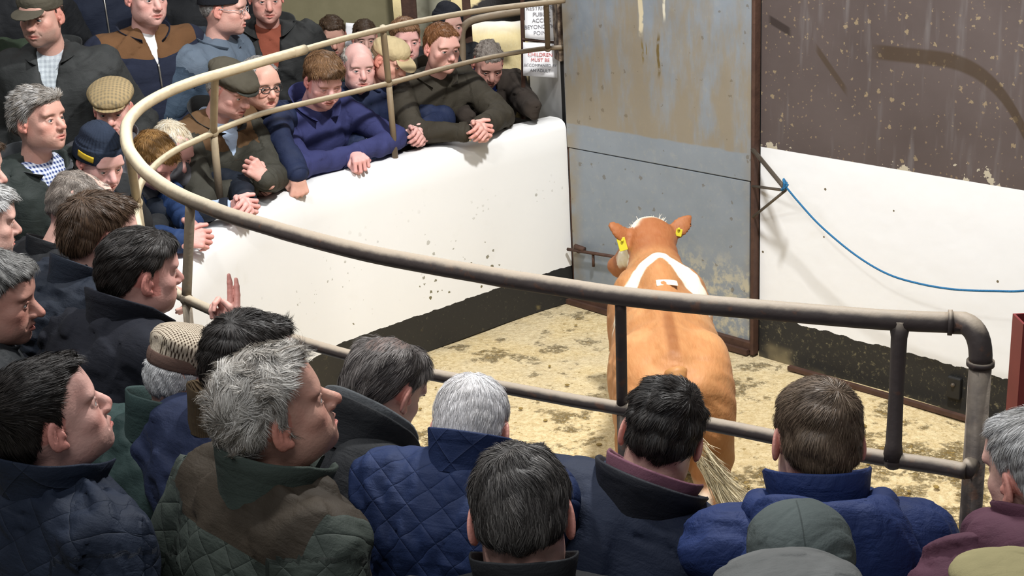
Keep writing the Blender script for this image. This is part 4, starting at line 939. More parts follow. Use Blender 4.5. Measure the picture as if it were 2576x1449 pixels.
navyd = cloth('deep_navy', (.014, .022, .058), .7)
bluewx = cloth('blue_shell_two', (.016, .038, .11), .6)
tartan = cloth('dark_shirt', (.015, .06, .04), .8, check=(.03, (.01, .02, .06), (.12, .02, .02)))
white_s = cloth('white_shirt', (.72, .72, .72), .8); paleblue = cloth('pale_blue_shirt', (.42, .52, .68), .8)
chk = cloth('checked_shirt', (.62, .66, .72), .8, check=(.014, (.10, .14, .32), (.03, .05, .16)))
chk2 = cloth('pale_checked_shirt', (.50, .55, .58), .8, check=(.02, (.36, .40, .44), None))
royals = cloth('royal_blue_shirt', (.06, .12, .52), .8)
tweed = cloth('tan_tweed', (.32, .24, .13), .95, check=(.016, (.25, .19, .10), (.20, .16, .10)), spec=.1)
hound = cloth('houndstooth', (.44, .38, .30), .95, check=(.0065, (.24, .19, .13), (.05, .035, .025)), spec=.1)
houndb = cloth('brown_band', (.12, .075, .06), .95, spec=.1)
bkb = cloth('navy_knit', (.018, .026, .045), .95); bkk = cloth('black_knit', (.012, .013, .018), .95)
leather = cloth('dark_leather', (.035, .036, .030), .42, spec=.5); khaki = cloth('khaki_cotton', (.50, .40, .23), .9); olivec = cloth('olive_cotton', (.07, .062, .045), .9)
ggrey = cloth('grey_green_felt', (.070, .084, .082), .95, spec=.1); greyt = cloth('grey_tweed', (.125, .128, .125), .95, spec=.1, var=.45); kh2 = cloth('khaki_tweed', (.26, .23, .12), .95, spec=.1)
yel = NT('yellow_badge', .6); _v = yel.obj(); yel.col((.62, .42, .02))
GR = dict(hair=(.20, .19, .175), hair2=(.55, .55, .55), brow=(.22, .18, .15))
DK = dict(hair=(.012, .010, .009), hair2=(.035, .028, .024), brow=(.03, .02, .018))
BR = dict(hair=(.045, .026, .015), hair2=(.11, .065, .038), brow=(.08, .045, .03))
G_ON = 'men leaning on the ring wall'
def railh(px, py, z, sd, fwd=None, pose=None, **k): return dict(p=onz(px, py, z), pose=pose, **k)
NEAR = dict(near=True)
# --- nearest rows, seen from behind
person('person with white hair in a royal navy diamond-quilted jacket, seen from behind at the rail', 1186, 1086, 3.20, 12, -30, -2, body=22, neck=.065, lean=20, near=True, s=1.0, n=13000, wid=.0011, len=.018,
       hair=(.42, .40, .39), hair2=(.86, .85, .86), mixb=.55, crown=(.0, -.045, .105), lump=.0004, mess=.13, thick=.009, jk=dict(mat=navyq, bulk=.012), collar=dict(h=.088, flare=.016, gap=10, r=.080, wav=.6),
       hands=dict(L=dict(p=onz(1200, 1290, 1.3), free=1, hint=(-.2, -.3, -1)), R=dict(p=onz(1330, 1290, 1.3))))
person('person with dark brown hair, black-collared navy padded jacket and pink-maroon inner collar', 1664, 1098, 3.25, 8, -24, -12, body=24, tilt=-15, lean=14, near=True, s=1.04, n=12000, wid=.0012, len=.026,
       **DK, mixb=.35, wave=.2, lump=.0022, thick=.011, crown=(.03, -.06, .10), comb=(-.3, .3, 0), jk=dict(mat=navyp, bulk=.03, wob=.004, collars=[dict(name='fleece_collar', h=.118, flare=.026, gap=18, r=.082, t=.010, z=.458, mat=mfl)]), collar=dict(h=.10, flare=.036, gap=22, r=.092, t=.018, z=.455, mat=cloth('black_collar', (.010, .011, .016), .5)), hands=dict(L=dict(p=onz(1570, 1400, 1.28)), R=dict(p=onz(1760, 1400, 1.28))))
person('person with short brown hair in a bright blue shell jacket with a folded hood', 2055, 1110, 3.0, 2, -14, -3, body=4, neck=.012, lean=10, near=True, s=1.04, n=13000, wid=.0011, len=.022, hair=(.060, .038, .024), hair2=(.20, .145, .10), mixb=.45,
       wave=.1, lump=.0012, thick=.010, crown=(.012, -.06, .105), comb=(-.25, .2, 0), jk=dict(mat=bluej, bulk=.014, wob=.003, crease=.009, hood=dict(r=.027, crease=.006)), collar=dict(h=.11, flare=.016, gap=14, r=.088, t=.012, z=.47), hands=dict(L=dict(p=at(1980, 1345, 3.05), pose='relax', fd=(-.05, -.05, 1), bn=(-1, .1, 0), free=1, hint=(-.6, .3, -1))))
person('person with grey hair in a hooded maroon jacket at the right edge', 2612, 1192, 2.85, -20, -12, 4, body=-10, lean=6, near=True, neck=.02, n=11000, wid=.0011, len=.02, **GR, mixb=.6, thick=.009, lump=.001, sidecut=.5,
       jk=dict(mat=maroon, bulk=.03, wob=.004, hood=dict(r=.055, crease=.005)), collar=dict(h=.11, flare=.02, gap=20, r=.09, t=.014))
person('person with tousled dark grey-brown hair seen from behind, bottom centre, in a black collar', 1312, 1304, 2.48, 3, -26, 2, body=5, neck=.02, lean=8, near=True, n=15000, wid=.0011, len=.03, hair=(.018, .015, .014), hair2=(.20, .185, .17), mixb=.25,
       wave=.4, curl=.2, lump=.0012, thick=.012, top=.15, mess=.07, tuft=.05, wavescale=60, crown=(.0, -.05, .10), es=1.15, ear=1.12, jk=dict(mat=black, bulk=.01), collar=dict(h=.09, gap=20))
person('person with thinning dark grey hair and black jacket with a grey fleece collar, head bowed', 966, 978, 3.66, 36, -34, -6, body=38, lean=24, near=True, s=1.09, n=11000, wid=.0011, len=.036, hair=(.035, .028, .025), hair2=(.22, .20, .19), mixb=.4,
       bald=.85, baldc=(0, -.045, .105), lump=.0015, thick=.010, crown=(0, .02, .11), radial=.9, jk=dict(mat=black, bulk=.008, wob=.004, collars=[dict(name='fleece_collar', h=.122, flare=.034, gap=20, r=.086, t=.010, z=.458, tilt=24, mat=greyfl)]), collar=dict(h=.105, flare=.040, gap=20, r=.094, t=.012, z=.455, tilt=24),
       hands=dict(L=dict(p=onz(860, 1210, 1.3)), R=dict(p=onz(1000, 1160, 1.3), free=1, hint=(.1, .3, -1))))
person('person with wavy grey hair in profile, green quilted jacket with brown shoulder patch', 694, 1040, 2.8, 68, 16, 0, body=48, lean=8, near=True, n=17000, wid=.0012, len=.038, hair=(.17, .14, .11), hair2=(.74, .71, .66), mixb=.5,
       wave=.8, curl=.35, wavescale=46, lump=.0016, thick=.013, rec=.022, mess=.03, tuft=.02, top=.4, sidecut=.15, fr=.05, front=.058, nape=-.056, sideburn=-.03, crown=(.0, -.075, .07), comb=(.2, -.5, .2), nose=1.25, mouth=.5, skin=(.55, .29, .21), stubble=.15, ear=1.12,
       jk=dict(mat=greenq, bulk=.022, wob=.004), collar=dict(h=.105, flare=.022, gap=12, r=.090, t=.012, z=.462, mat=cloth('green_collar', (.036, .048, .040), .8)), hands=None)
person('person with thick dark hair and brown corduroy collar, behind the wavy-haired man', 626, 915, 3.35, 50, -10, 0, body=45, lean=10, near=True, n=8000, wid=.0013, len=.03, **DK, mixb=.3, wave=.3, thick=.008,
       jk=dict(mat=navyj, bulk=.02), collar=dict(h=.10, flare=.02, gap=20, r=.085, mat=brcord))
person('person in a houndstooth flat cap and green waxed jacket', 478, 948, 3.6, 48, -20, -4, body=42, lean=12, near=True, n=5000, wid=.0012, len=.018, hair=(.5, .5, .5), hair2=(.75, .75, .75), front=.02, thick=.006,
       hat=dict(k='flat', mat=hound, puff=.006, band=houndb), jk=dict(mat=gwax, bulk=.024), collar=dict(h=.11, flare=.02, gap=18, r=.088, t=.01))
person('person with dark hair in a black wool coat, raising two fingers over the lower rail', 352, 688, 4.0, 56, -6, -2, body=42, lean=20, near=True, n=10000, wid=.0013, len=.035, **DK, mixb=.3, wave=.12, thick=.009, lump=.001, mess=.04, tuft=.02, comb=(.1, -.4, 0), crown=(0, .05, .10), front=.060, fat=1., skin=(.62, .32, .26),
       jk=dict(mat=blackw, bulk=.03), collar=dict(h=.09, flare=.03, gap=26, r=.085, t=.01), hands=dict(R=dict(p=at(598, 836, 4.55), free=1, pose='vsign', fd=(.05, .1, 1), bn=(.25, .9, -.1))))
person('person with thick brown hair in a dark navy waxed jacket, behind the black-coated man', 252, 592, 4.25, 50, -8, 0, body=46, lean=22, near=True, n=9000, wid=.0013, len=.035, **BR, mixb=.3, wave=.15, thick=.010, lump=.001, mess=.04, tuft=.02,
       jk=dict(mat=waxb, bulk=.024), collar=dict(h=.075, flare=.02, gap=20, r=.085))
person('person with cropped receding grey hair and black jacket, behind the brown-haired man', 202, 520, 5.1, 58, -22, 0, body=50, lean=18, n=6000, wid=.0014, len=.012, hair=(.16, .13, .11), hair2=(.36, .32, .28), thick=.006, bald=.9, baldc=(0, .05, .12),
       jk=dict(mat=black, bulk=.02), hands=dict(R=dict(p=onz(500, 716, 1.40), pose='rest', free=1, hint=(.8, -.2, .2), fd=(.6, .3, -.45), bn=(.3, .1, .95))))
person('person with short dark hair, face turned up in profile, navy quilted jacket with zip', 128, 1052, 3.0, 60, 15, 0, body=40, lean=4, near=True, n=12000, wid=.0012, len=.032, **DK, mixb=.25, wave=.08, thick=.010, lump=.0008, rec=.018, mess=.04, front=.058, comb=(0, .6, .1), crown=(0, -.07, .08), nose=.6, skin=(.66, .36, .29),
       jk=dict(mat=navyq2, bulk=.028, wob=.004), collar=dict(h=.10, flare=.026, gap=30, r=.086, t=.010))
person('person with short grey hair in profile at the left edge, dark jacket', -16, 752, 3.9, 84, -10, 0, body=70, lean=8, near=True, n=8000, wid=.0012, len=.022, hair=(.10, .095, .09), hair2=(.30, .30, .29), thick=.012, wave=.4, skin=(.55, .27, .2), stubble=.2, nose=1.25, jk=dict(mat=wax, bulk=.025))
person('person in a navy jacket at the left edge, mostly out of view', -72, 425, 5.4, 88, -10, 0, body=60, lean=8, n=3000, **BR, jk=dict(mat=cloth('mid_navy', (.015, .028, .085), .7), bulk=.03))
person('person with light grey hair at the left edge, below the navy jacket', -46, 560, 4.85, 60, -10, 0, body=60, lean=8, n=5000, **GR, mixb=.6, thick=.012, jk=dict(mat=cloth('mid_navy_two', (.012, .02, .05), .7), bulk=.02))
person('person in a grey-green cloth cap seen from behind at the bottom edge', 2020, 1470, 2.4, 6, -18, 4, body=4, lean=4, near=True, n=3000, len=.012, **DK, front=.02, thick=.005, hat=dict(k='ball', mat=ggrey, tall=.006), jk=dict(mat=black))
person('person in a grey tweed flat cap cut off by the bottom edge', 1988, 1600, 2.15, -8, -8, 0, body=0, lean=2, near=True, n=3000, len=.012, **GR, front=.02, thick=.005, hat=dict(k='flat', mat=greyt, puff=.0), jk=dict(mat=charc))
person('person in a khaki flat cap at the bottom right corner', 2560, 1590, 2.3, 20, -8, 0, body=10, lean=2, near=True, n=3000, len=.012, **GR, front=.02, thick=.005, hat=dict(k='flat', mat=kh2), jk=dict(mat=olivec))
# --- people leaning on the far side of the ring wall
FS = dict(n=3600, wid=.0019)
person('person with short auburn hair in a brown padded jacket, hands clasped over the wall', 1112, 121, 8.55, 150, -6, 3, body=150, lean=20, s=1.16, group=None, **FS, hair=(.14, .055, .02), hair2=(.34, .16, .07), thick=.008, len=.02, brow=(.26, .12, .06), skin=(.78, .42, .34), front=.074, stubble=.25, stubcol=(.45, .22, .12),
       jk=dict(mat=brownp, bulk=.02, studs=[(.03, .36), (.03, .22), (.05, .42)], pockets=[(.10, .26, .09, .035), (-.10, .26, .09, .035)]), collar=dict(h=.07, flare=.035, gap=35, r=.085), hands=clasp(1205, 330, 1.27, 135))
person('person with cropped grey hair in brown fleece and royal blue shirt at the wall corner', 1228, 160, 9.05, 168, -28, 4, body=165, lean=34, s=1.15, **FS, hair=(.16, .13, .11), hair2=(.40, .37, .33), thick=.006, len=.012, skin=(.62, .32, .25), front=.070,
       jk=dict(mat=brownf, bulk=.02, zip=(.16, .36)), collar=dict(h=.05, gap=26, mat=royals), shirt=dict(mat=royals, d=.17, w=.06), hands=dict(R=dict(p=onz(1190, 315, 1.28)), L=dict(p=onz(1345, 285, 1.28))))
person('bald person with a dark tartan collar and navy jacket, hands clasped on the wall', 902, 168, 8.4, 162, -6, 3, body=160, lean=18, s=1.13, n=2200, wid=.0019, hair=(.42, .38, .34), hair2=(.6, .57, .52), thick=.005, len=.010, bald=1.35, baldfull=1, baldc=(0, .03, .12), brow=(.4, .3, .24), skin=(.74, .42, .36), fat=.6,
       jk=dict(mat=navyd, bulk=.01), collar=dict(h=.06, gap=26, flare=.03, mat=tartan), shirt=dict(mat=paleblue, d=.16, w=.07), hands=clasp(1046, 342, 1.27, 125))
person('person with thick brown hair and rosy face in a purple-navy hoodie, fist on the wall', 814, 203, 8.0, 152, -24, 3, body=140, lean=20, s=1.14, **FS, hair=(.11, .055, .025), hair2=(.30, .17, .085), mixb=.4, thick=.017, len=.028, wave=.4, brow=(.22, .11, .06), skin=(.80, .42, .37), shut=1, fat=1., front=.062,
       jk=dict(mat=royal, bulk=.012), collar=dict(h=.07, gap=28, flare=.04, r=.086), hands=dict(L=dict(p=onz(895, 385, 1.27), pose='fist', fd=(.85, .2, -.1), bn=(.1, -.3, .9), cuffm=royal), R=dict(p=onz(872, 395, 1.25), pose='fist', fd=(.9, .1, 0), bn=(0, -.5, .9))))
person('person with dark leather flat cap and olive padded jacket with brown shoulders, fist raised', 577, 226, 7.5, 122, -22, 2, body=128, lean=16, s=1.13, n=2200, wid=.0019, hair=(.4, .38, .35), thick=.005, len=.012, front=.02, skin=(.70, .37, .30), nose=1.2,
       hat=dict(k='flat', mat=olivec, pmat=leather, puff=.008), jk=dict(mat=olivej, bulk=.034), collar=dict(h=.07, gap=26, flare=.04, r=.088, mat=charc), shirt=dict(mat=paleblue, d=.13, w=.055), hands=dict(L=dict(p=onz(668, 452, 1.33), pose='fist', fd=(-.6, .1, .75), bn=(.4, -.8, .3)), R=dict(p=onz(630, 470, 1.26), pose='fist')))
person('smiling person with dark-rimmed glasses in a navy jacket, hand hanging over the wall', 655, 212, 7.85, 140, -8, 3, body=138, lean=20, s=1.15, **FS, **GR, thick=.007, len=.016, front=.086, bald=.8, baldc=(0, .07, .10), skin=(.74, .40, .30), mouth=1.6, glasses=glassm,
       jk=dict(mat=navyd, bulk=.03), collar=dict(h=.065, gap=26), hands=dict(L=dict(p=at(750, 440, 7.62), pose='fist', fd=(.0, -.15, -1), bn=(.3, -.9, .3), free=1, hint=(.6, .1, .5))))
person('person with thin sandy-white hair in a dark waxed jacket, fingers laced on the wall', 432, 376, 7.35, 136, -32, 4, body=128, lean=26, s=1.12, n=3000, wid=.0019, hair=(.48, .36, .20), hair2=(.85, .80, .68), mixb=.6, thick=.006, len=.025, mess=.03, bald=.7, baldc=(0, .08, .09), skin=(.78, .42, .36), brow=(.5, .4, .3),
       jk=dict(mat=waxb, bulk=.02), collar=dict(h=.065, gap=26, flare=.035, mat=charc), shirt=dict(mat=paleblue, d=.10, w=.05), hands=clasp(612, 522, 1.27, 125))
person('person with tawny hair bent low in a navy jacket, hands clasped beside the upright', 386, 402, 7.1, 122, -40, 0, body=118, lean=30, s=1.08, **FS, hair=(.20, .10, .03), hair2=(.38, .22, .08), thick=.009, len=.03, mess=.03, comb=(.3, .8, 0), skin=(.74, .36, .30), brow=(.25, .14, .07),
       jk=dict(mat=bluewx, bulk=.02), hands=clasp(498, 600, 1.27, 115))
person('person with khaki soft hat behind the bald man', 980, 150, 8.45, 125, -26, 2, body=140, lean=18, s=1.08, n=1500, wid=.002, hair=(.3, .2, .12), front=.02, thick=.005, len=.012, skin=(.72, .38, .28), hat=dict(k='ball', mat=khaki, tall=-.012, dip=-24), jk=dict(mat=navyd, bulk=.02))
# --- second row and those standing behind
person('young person with reddish hair behind the khaki hat', 1020, 102, 9.0, 165, -4, 2, body=160, lean=8, s=1.1, **FS, hair=(.20, .10, .05), hair2=(.36, .2, .1), thick=.01, len=.018, skin=(.80, .42, .36), brow=(.3, .16, .09), jk=dict(mat=black, bulk=.01), shirt=dict(mat=chk2, d=.14, w=.07))
person('person in a black knitted hat and dark coat behind the auburn-haired man', 1128, 62, 9.3, 158, -8, 2, body=165, lean=8, s=1.06, n=800, wid=.002, hair=(.05, .04, .03), front=.02, thick=.005, len=.012, hat=dict(k='beanie', mat=bkk), jk=dict(mat=black, bulk=.03))
person('person with cropped dark hair and grey jacket by the plaster wall', 836, 92, 9.3, 168, -12, 2, body=165, lean=8, s=1.05, **FS, **BR, thick=.007, len=.012, stubble=.3, skin=(.58, .31, .23), jk=dict(mat=cloth('grey_work', (.10, .10, .13), .85), bulk=.01), shirt=dict(mat=cloth('orange_tee', (.55, .10, .03), .9), d=.08, w=.07, collar=False))
person('person half hidden behind the upper rail beside a sheet of paper', 918, 96, 9.7, 170, -8, 2, body=165, lean=8, s=.98, **FS, **BR, thick=.007, len=.012, jk=dict(mat=cloth('red_grey', (.10, .05, .05), .85)))
person('person in a black waxed jacket over a rust jumper', 670, -8, 8.5, 165, -10, 2, body=172, lean=4, s=1.16, **FS, **GR, thick=.006, len=.014, skin=(.66, .34, .27), jk=dict(mat=blackwax, bulk=.03, studs=[(.05, .38), (-.05, .38), (.05, .26), (.045, .12)]), collar=dict(h=.06, gap=30, flare=.05, r=.09, mat=charc), shirt=dict(mat=rustj, d=.30, w=.06, collar=False))
person('person with wire glasses and dark knitted hat in a grey-blue jacket', 566, 22, 8.05, 96, -8, 0, body=115, lean=4, s=1.13, **FS, **GR, thick=.008, len=.014, hat=dict(k='beanie', mat=bkk, z=.03), glasses=wframe, skin=(.70, .38, .30), stubble=.15, jk=dict(mat=greyblue, bulk=.03), collar=dict(h=.075, gap=30, flare=.03, r=.09))
person('person with short dark hair in a navy fleece with brown shoulder panels', 368, -8, 7.9, 140, -6, 2, body=150, lean=2, s=1.2, **FS, **DK, thick=.009, len=.014, skin=(.74, .41, .34), jk=dict(mat=fleeceny, bulk=.028, zip=(.29, .40), hem=-.25), collar=dict(h=.07, gap=26, flare=.03, r=.086, mat=cloth('navy_rib', (.014, .018, .034), .95)), shirt=dict(mat=white_s, d=.12, w=.024, collar=False))
person('person in an olive cap and black jacket open over a pale shirt', 104, 40, 7.3, 192, -4, 2, body=178, lean=2, s=1.14, n=2000, wid=.0019, **DK, front=.02, thick=.006, len=.01, stubble=.6, skin=(.62, .34, .26), hat=dict(k='ball', mat=olivec), jk=dict(mat=charc, bulk=.035, studs=[(.07, .33), (.06, .20), (.09, .05)], zip=(-.02, .26)), collar=dict(h=.06, gap=28, flare=.04, r=.088), shirt=dict(mat=chk2, d=.20, w=.05))
person('person in a tan tweed flat cap behind the navy knitted hat', 284, 274, 7.1, 174, -8, 2, body=165, lean=8, s=1.05, n=2000, wid=.0019, hair=(.35, .33, .3), front=.02, thick=.006, len=.01, skin=(.72, .38, .31), hat=dict(k='flat', mat=tweed, puff=.012), jk=dict(mat=cloth('mid_grey', (.11, .11, .12), .9), bulk=.01))
person('person with a navy knitted hat bearing a yellow badge and a navy jacket', 252, 404, 6.2, 138, -22, 3, body=125, lean=16, s=1.04, n=1500, wid=.0019, hair=(.3, .15, .08), front=.02, thick=.005, len=.01, skin=(.76, .42, .36), hat=dict(k='beanie', mat=bkb, tall=.022, z=.014, patch=(66, .040), pm=yel),
       jk=dict(mat=wax, bulk=.02), shirt=dict(mat=bluewx, d=.2, w=.09), hands=dict(L=dict(p=onz(400, 560, 1.3)), R=dict(p=onz(330, 600, 1.3))))
person('person with swept grey hair and blue checked collar in a green waxed jacket', 98, 302, 6.1, 114, 4, 2, body=128, lean=4, s=1.04, n=8000, wid=.0019, hair=(.16, .13, .10), hair2=(.46, .45, .44), mixb=.45, thick=.014, len=.035, mess=.04, wave=.3, top=.4, sidecut=.1, comb=(0, -.6, 0), crown=(0, .08, .09), skin=(.62, .33, .25), stubble=.12,
       jk=dict(mat=cloth('green_black_wax', (.018, .024, .022), .55), bulk=.035, studs=[(.05, .30)]), collar=dict(h=.06, gap=28, flare=.04, r=.092, mat=greyfl), shirt=dict(mat=chk, d=.13, w=.07))
person('person in a dark green jacket cut off by the left edge', -62, 40, 7.6, 150, -6, 0, body=150, lean=2, s=1.05, n=1500, wid=.002, **BR, jk=dict(mat=cloth('bottle_green', (.022, .034, .020), .8), bulk=.04))
person('person in black at the top left, head out of view', 14, -105, 8.4, 170, 0, 0, body=172, lean=0, s=1.05, n=800, wid=.002, **DK, jk=dict(mat=black, bulk=.04))
person('person in a dark navy zipped top at the top edge, head out of view', 238, -120, 8.7, 170, 0, 0, body=160, lean=0, s=1.05, n=800, wid=.002, **DK, jk=dict(mat=cloth('ink_navy', (.010, .014, .028), .8), bulk=.05, zip=(.15, .5)))
person('person in a black jacket behind the wire glasses, head out of view', 500, -85, 9.1, 165, 0, 0, body=165, lean=0, s=1.06, n=800, wid=.002, **DK, jk=dict(mat=black, bulk=.04))
# ---------------------------------------------------------------- cattle
def cattle(name, label, group, loc, yaw, s, colf, headdir=(-.10, .30, -.22), h=.013, fur=0, poll=(0, .93, 1.04)):
    F = Fld((-.42, -.82, -.01), (.42, 1.55, 1.36), h)
    F.ell((0, .0, .76), (.232, .60, .265), .06); F.ell((0, .34, .72), (.20, .34, .27), .06); F.ell((0, -.16, .70), (.245, .36, .26), .06)
    F.ell((0, -.46, .83), (.205, .24, .185), .08)
    for d in (-1, 1):
        F.ell((d*.150, -.36, .925), (.06, .11, .055), .12); F.ell((d*.085, -.63, .90), (.045, .05, .05), .05)
        F.ell((d*.125, -.50, .74), (.112, .175, .235), .06); F.ell((d*.135, -.46, .56), (.085, .13, .17), .05)
        F.ell((d*.135, .43, .72), (.095, .17, .27), .06)
        F.cone((d*.135, -.52, .56), (d*.125, -.665, .43), .085, .050, .05); F.cone((d*.125, -.665, .43), (d*.125, -.63, .12), .045, .032, .03); F.cone((d*.125, -.63, .12), (d*.125, -.60, .05), .036, .042, .02); F.ell((d*.125, -.58, .03), (.048, .06, .035), .01)
        F.cone((d*.125, .44, .56), (d*.12, .45, .34), .075, .048, .04); F.cone((d*.12, .45, .34), (d*.12, .43, .10), .040, .032, .02); F.cone((d*.12, .43, .10), (d*.12, .45, .05), .034, .040, .02); F.ell((d*.12, .47, .03), (.046, .058, .035), .01)
    F.cone((0, -.55, .985), (0, .30, 1.0), .038, .045, .07); F.ell((0, .40, .95), (.085, .20, .115), .07)
    F.ell((0, -.68, .80), (.012, .05, .16), .03, sub=True); F.cone((0, -.30, 1.075), (0, -.02, 1.085), .012, .012, .03, sub=True)
    P = A(*poll); F.cone((0, .45, .82), P-A(0, .12, .06), .185, .118, .09); F.cone((0, .5, .66), P+A(0, -.08, -.16), .13, .085, .07)
    Dh = unit(A(*headdir)); Rg = unit(np.cross(Dh, (0, 0, 1))); Up = np.cross(Rg, Dh)
    F.ell(P, (.122, .105, .09), .05); F.cone(P+Dh*.03, P+Dh*.20, .100, .078, .05); F.cone(P+Dh*.18, P+Dh*.37, .075, .062, .04); F.ell(P+Dh*.40, (.07, .06, .055), .03); F.ell(P+Up*.075, (.05, .05, .035), .04)
    ears = []
    for d in (-1, 1):
        F.ell(P+Dh*.10+Rg*d*.085+Up*.015, (.022, .03, .022), .02)
        a = P+Rg*d*.085-Up*.0; b = P+Rg*d*(.205 if d > 0 else .18)+Up*(.06 if d > 0 else .095)-Dh*.02
        Re = basis(unit(b-a), Up); Re = np.stack([Re[:, 0], Re[:, 1], Re[:, 2]], 1); c = (a+b)/2+Rg*d*.005
        u_ = unit(b-a); w_ = unit(Up-u_*(u_@Up)); F.ell(c, (.013, .088, .046), .022, R=np.stack([np.cross(u_, w_), u_, w_], 1)); F.ell(c+u_*.05+w_*.005, (.011, .048, .022), .012, R=np.stack([np.cross(u_, w_), u_, w_], 1))
        ears.append((c, Re))
    F.wob(.0013, .12, 11, 0)
    V, Q = F.mesh(); N = normals(V, Q); C = colf(V, N, P, Dh, Rg, Up)
    Rz = rotm(yaw); W = lambda v: np.asarray(loc)+(np.asarray(v)*s)@Rz.T
    hide = NT(name+'_hide', .6, spec=.3); hide.col(hide.mix(hide.M('MULTIPLY', hide.noise(hide.scl(hide.obj(), (60, 14, 40)), 1, 4), .5), hide.attr('Col').outputs['Color'], (.25, .10, .03), 'SOFT_LIGHT'))
    hide.bump(hide.noise(hide.scl(hide.obj(), (90, 22, 60)), 1, 4), .4, .006)
    o = mesh_obj(name, W(V), Q, hide, loc=loc, col=C); tag(o, label, 'cow', group)
    if fur:
        r = np.random.default_rng(5); i = r.choice(len(V), fur); P0 = V[i]+r.normal(size=(fur, 3))*.006; n_ = N[i]; L = r.uniform(.010, .024, (fur, 1))
        T = A(0, -1, 0)+A(0, 0, -.6)*sstep(-V[i, 2], -.95, -.7)[:, None]+np.sign(V[i, :1])*A(.35, 0, 0)*sstep(V[i, 2:3], .9, 1.0)+r.normal(size=(fur, 3))*.22
        T = T-n_*(T*n_).sum(1, keepdims=True); T /= np.linalg.norm(T, axis=1, keepdims=True); B_ = np.cross(T, n_+r.normal(size=(fur, 3))*.3)*.0008; P1 = P0+T*L*.6+n_*.002; P2 = P0+T*L+n_*.0015
        Vs = np.stack([P0-B_, P0+B_, P1-B_*.8, P1+B_*.8, P2-B_*.2, P2+B_*.2], 1).reshape(-1, 3); q = np.array([[0, 1, 3, 2], [2, 3, 5, 4]]); Qs = (q[None]+(np.arange(fur)*6)[:, None, None]).reshape(-1, 4)
        Cs = np.repeat(C[i]*r.uniform(.86, 1.12, (fur, 1)), 6, 0); mesh_obj('fur', W(Vs), Qs, hair_m, o, col=Cs)
    return o, W, P, Dh, Rg, Up, ears
def lerp(C, c, m): m = np.clip(m, 0, 1)[:, None]; return C*(1-m)+np.array(c)*m
def chestnut(V, N, P, Dh, Rg, Up):
    C = np.tile(np.array((.47, .232, .092)), (len(V), 1)); nz = np.sin(V[:, 0]*23+V[:, 2]*17)*.5+np.sin(V[:, 1]*19-V[:, 2]*11)*.5
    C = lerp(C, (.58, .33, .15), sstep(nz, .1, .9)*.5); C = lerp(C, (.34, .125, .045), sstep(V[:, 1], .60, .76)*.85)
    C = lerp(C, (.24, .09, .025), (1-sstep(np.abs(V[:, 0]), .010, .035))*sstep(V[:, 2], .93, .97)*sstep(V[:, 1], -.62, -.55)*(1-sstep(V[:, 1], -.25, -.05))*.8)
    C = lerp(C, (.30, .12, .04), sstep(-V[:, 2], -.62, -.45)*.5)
    wv = (.86, .80, .66); y0 = .50-1.5*np.maximum(-V[:, 0], 0)-1.15*np.maximum(V[:, 0], 0)+.012*np.sin(V[:, 0]*60)
    wth = .088+.03*sstep(V[:, 0], .0, .12); C = lerp(C, wv, sstep(wth-np.abs(V[:, 1]-y0), 0, .018)*sstep(V[:, 2], .80, .86))
    pl = V-P; up = pl@Up; fo = pl@Dh; C = lerp(C, wv, sstep(up, .062, .075)*sstep(fo, -.05, -.02)*(np.abs(pl@Rg) < .085))
    C = lerp(C, wv, sstep(-(pl@Rg), .055, .075)*sstep(fo, .03, .07)*(up < .03)*(fo < .30)); C = lerp(C, wv, (V[:, 0] < -.07)*sstep(-np.abs(V[:, 1]-.80), -.09, -.06)*(V[:, 2] < .95))
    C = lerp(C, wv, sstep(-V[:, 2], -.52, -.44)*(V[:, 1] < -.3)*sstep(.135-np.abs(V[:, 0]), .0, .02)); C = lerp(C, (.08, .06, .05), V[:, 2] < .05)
    return C
CL = A(.650, 5.72, 0)
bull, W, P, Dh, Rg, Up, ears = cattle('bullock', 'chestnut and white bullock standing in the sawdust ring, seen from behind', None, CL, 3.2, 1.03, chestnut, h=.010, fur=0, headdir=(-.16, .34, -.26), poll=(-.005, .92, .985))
tagm = NT('yellow_plastic', .45); tagm.col((.62, .55, .03))
for d, (c, Re), off in ((-1, ears[0], (-.01, -.035, -.035)), (1, ears[1], (.0, -.035, -.01))):
    mb = MB(); cc = c+A(*off); R_t = rx(-14)@ry(d*14); mb.box((0, 0, 0), (.040, .004, .062) if d < 0 else (.030, .004, .036)); v_ = mb.V[0]@R_t.T+cc
    to = mesh_obj('ear_tag', W(v_), mb.Q[0], tagm, bull, smooth=False); bevel(to, .006)
    mb = MB(); mb.sphere(W(cc+A(0, -.004, .02)), .007, m=3); mb.build('tag_button', tagm, to, smooth=True)
pap = NT('label_paper', .8); pap.col((.88, .84, .66))
mb = MB(); g = []
for i in range(8):
    x_ = -.045+.09*i/7; g.append([A(x_+.018, .14+dy+(.010 if i > 2 else 0)*(dy < 0), 1.051-abs(x_+.018)**2*2.2) for dy in (-.035, -.01, .015, .035)])
mb.grid(g); po = mesh_obj('lot_label', W(mb.V[0]), mb.Q[0], pap, bull); po['label'] = 'torn white paper lot label glued to the back'; so = po.modifiers.new('s', 'SOLIDIFY'); so.thickness = .004
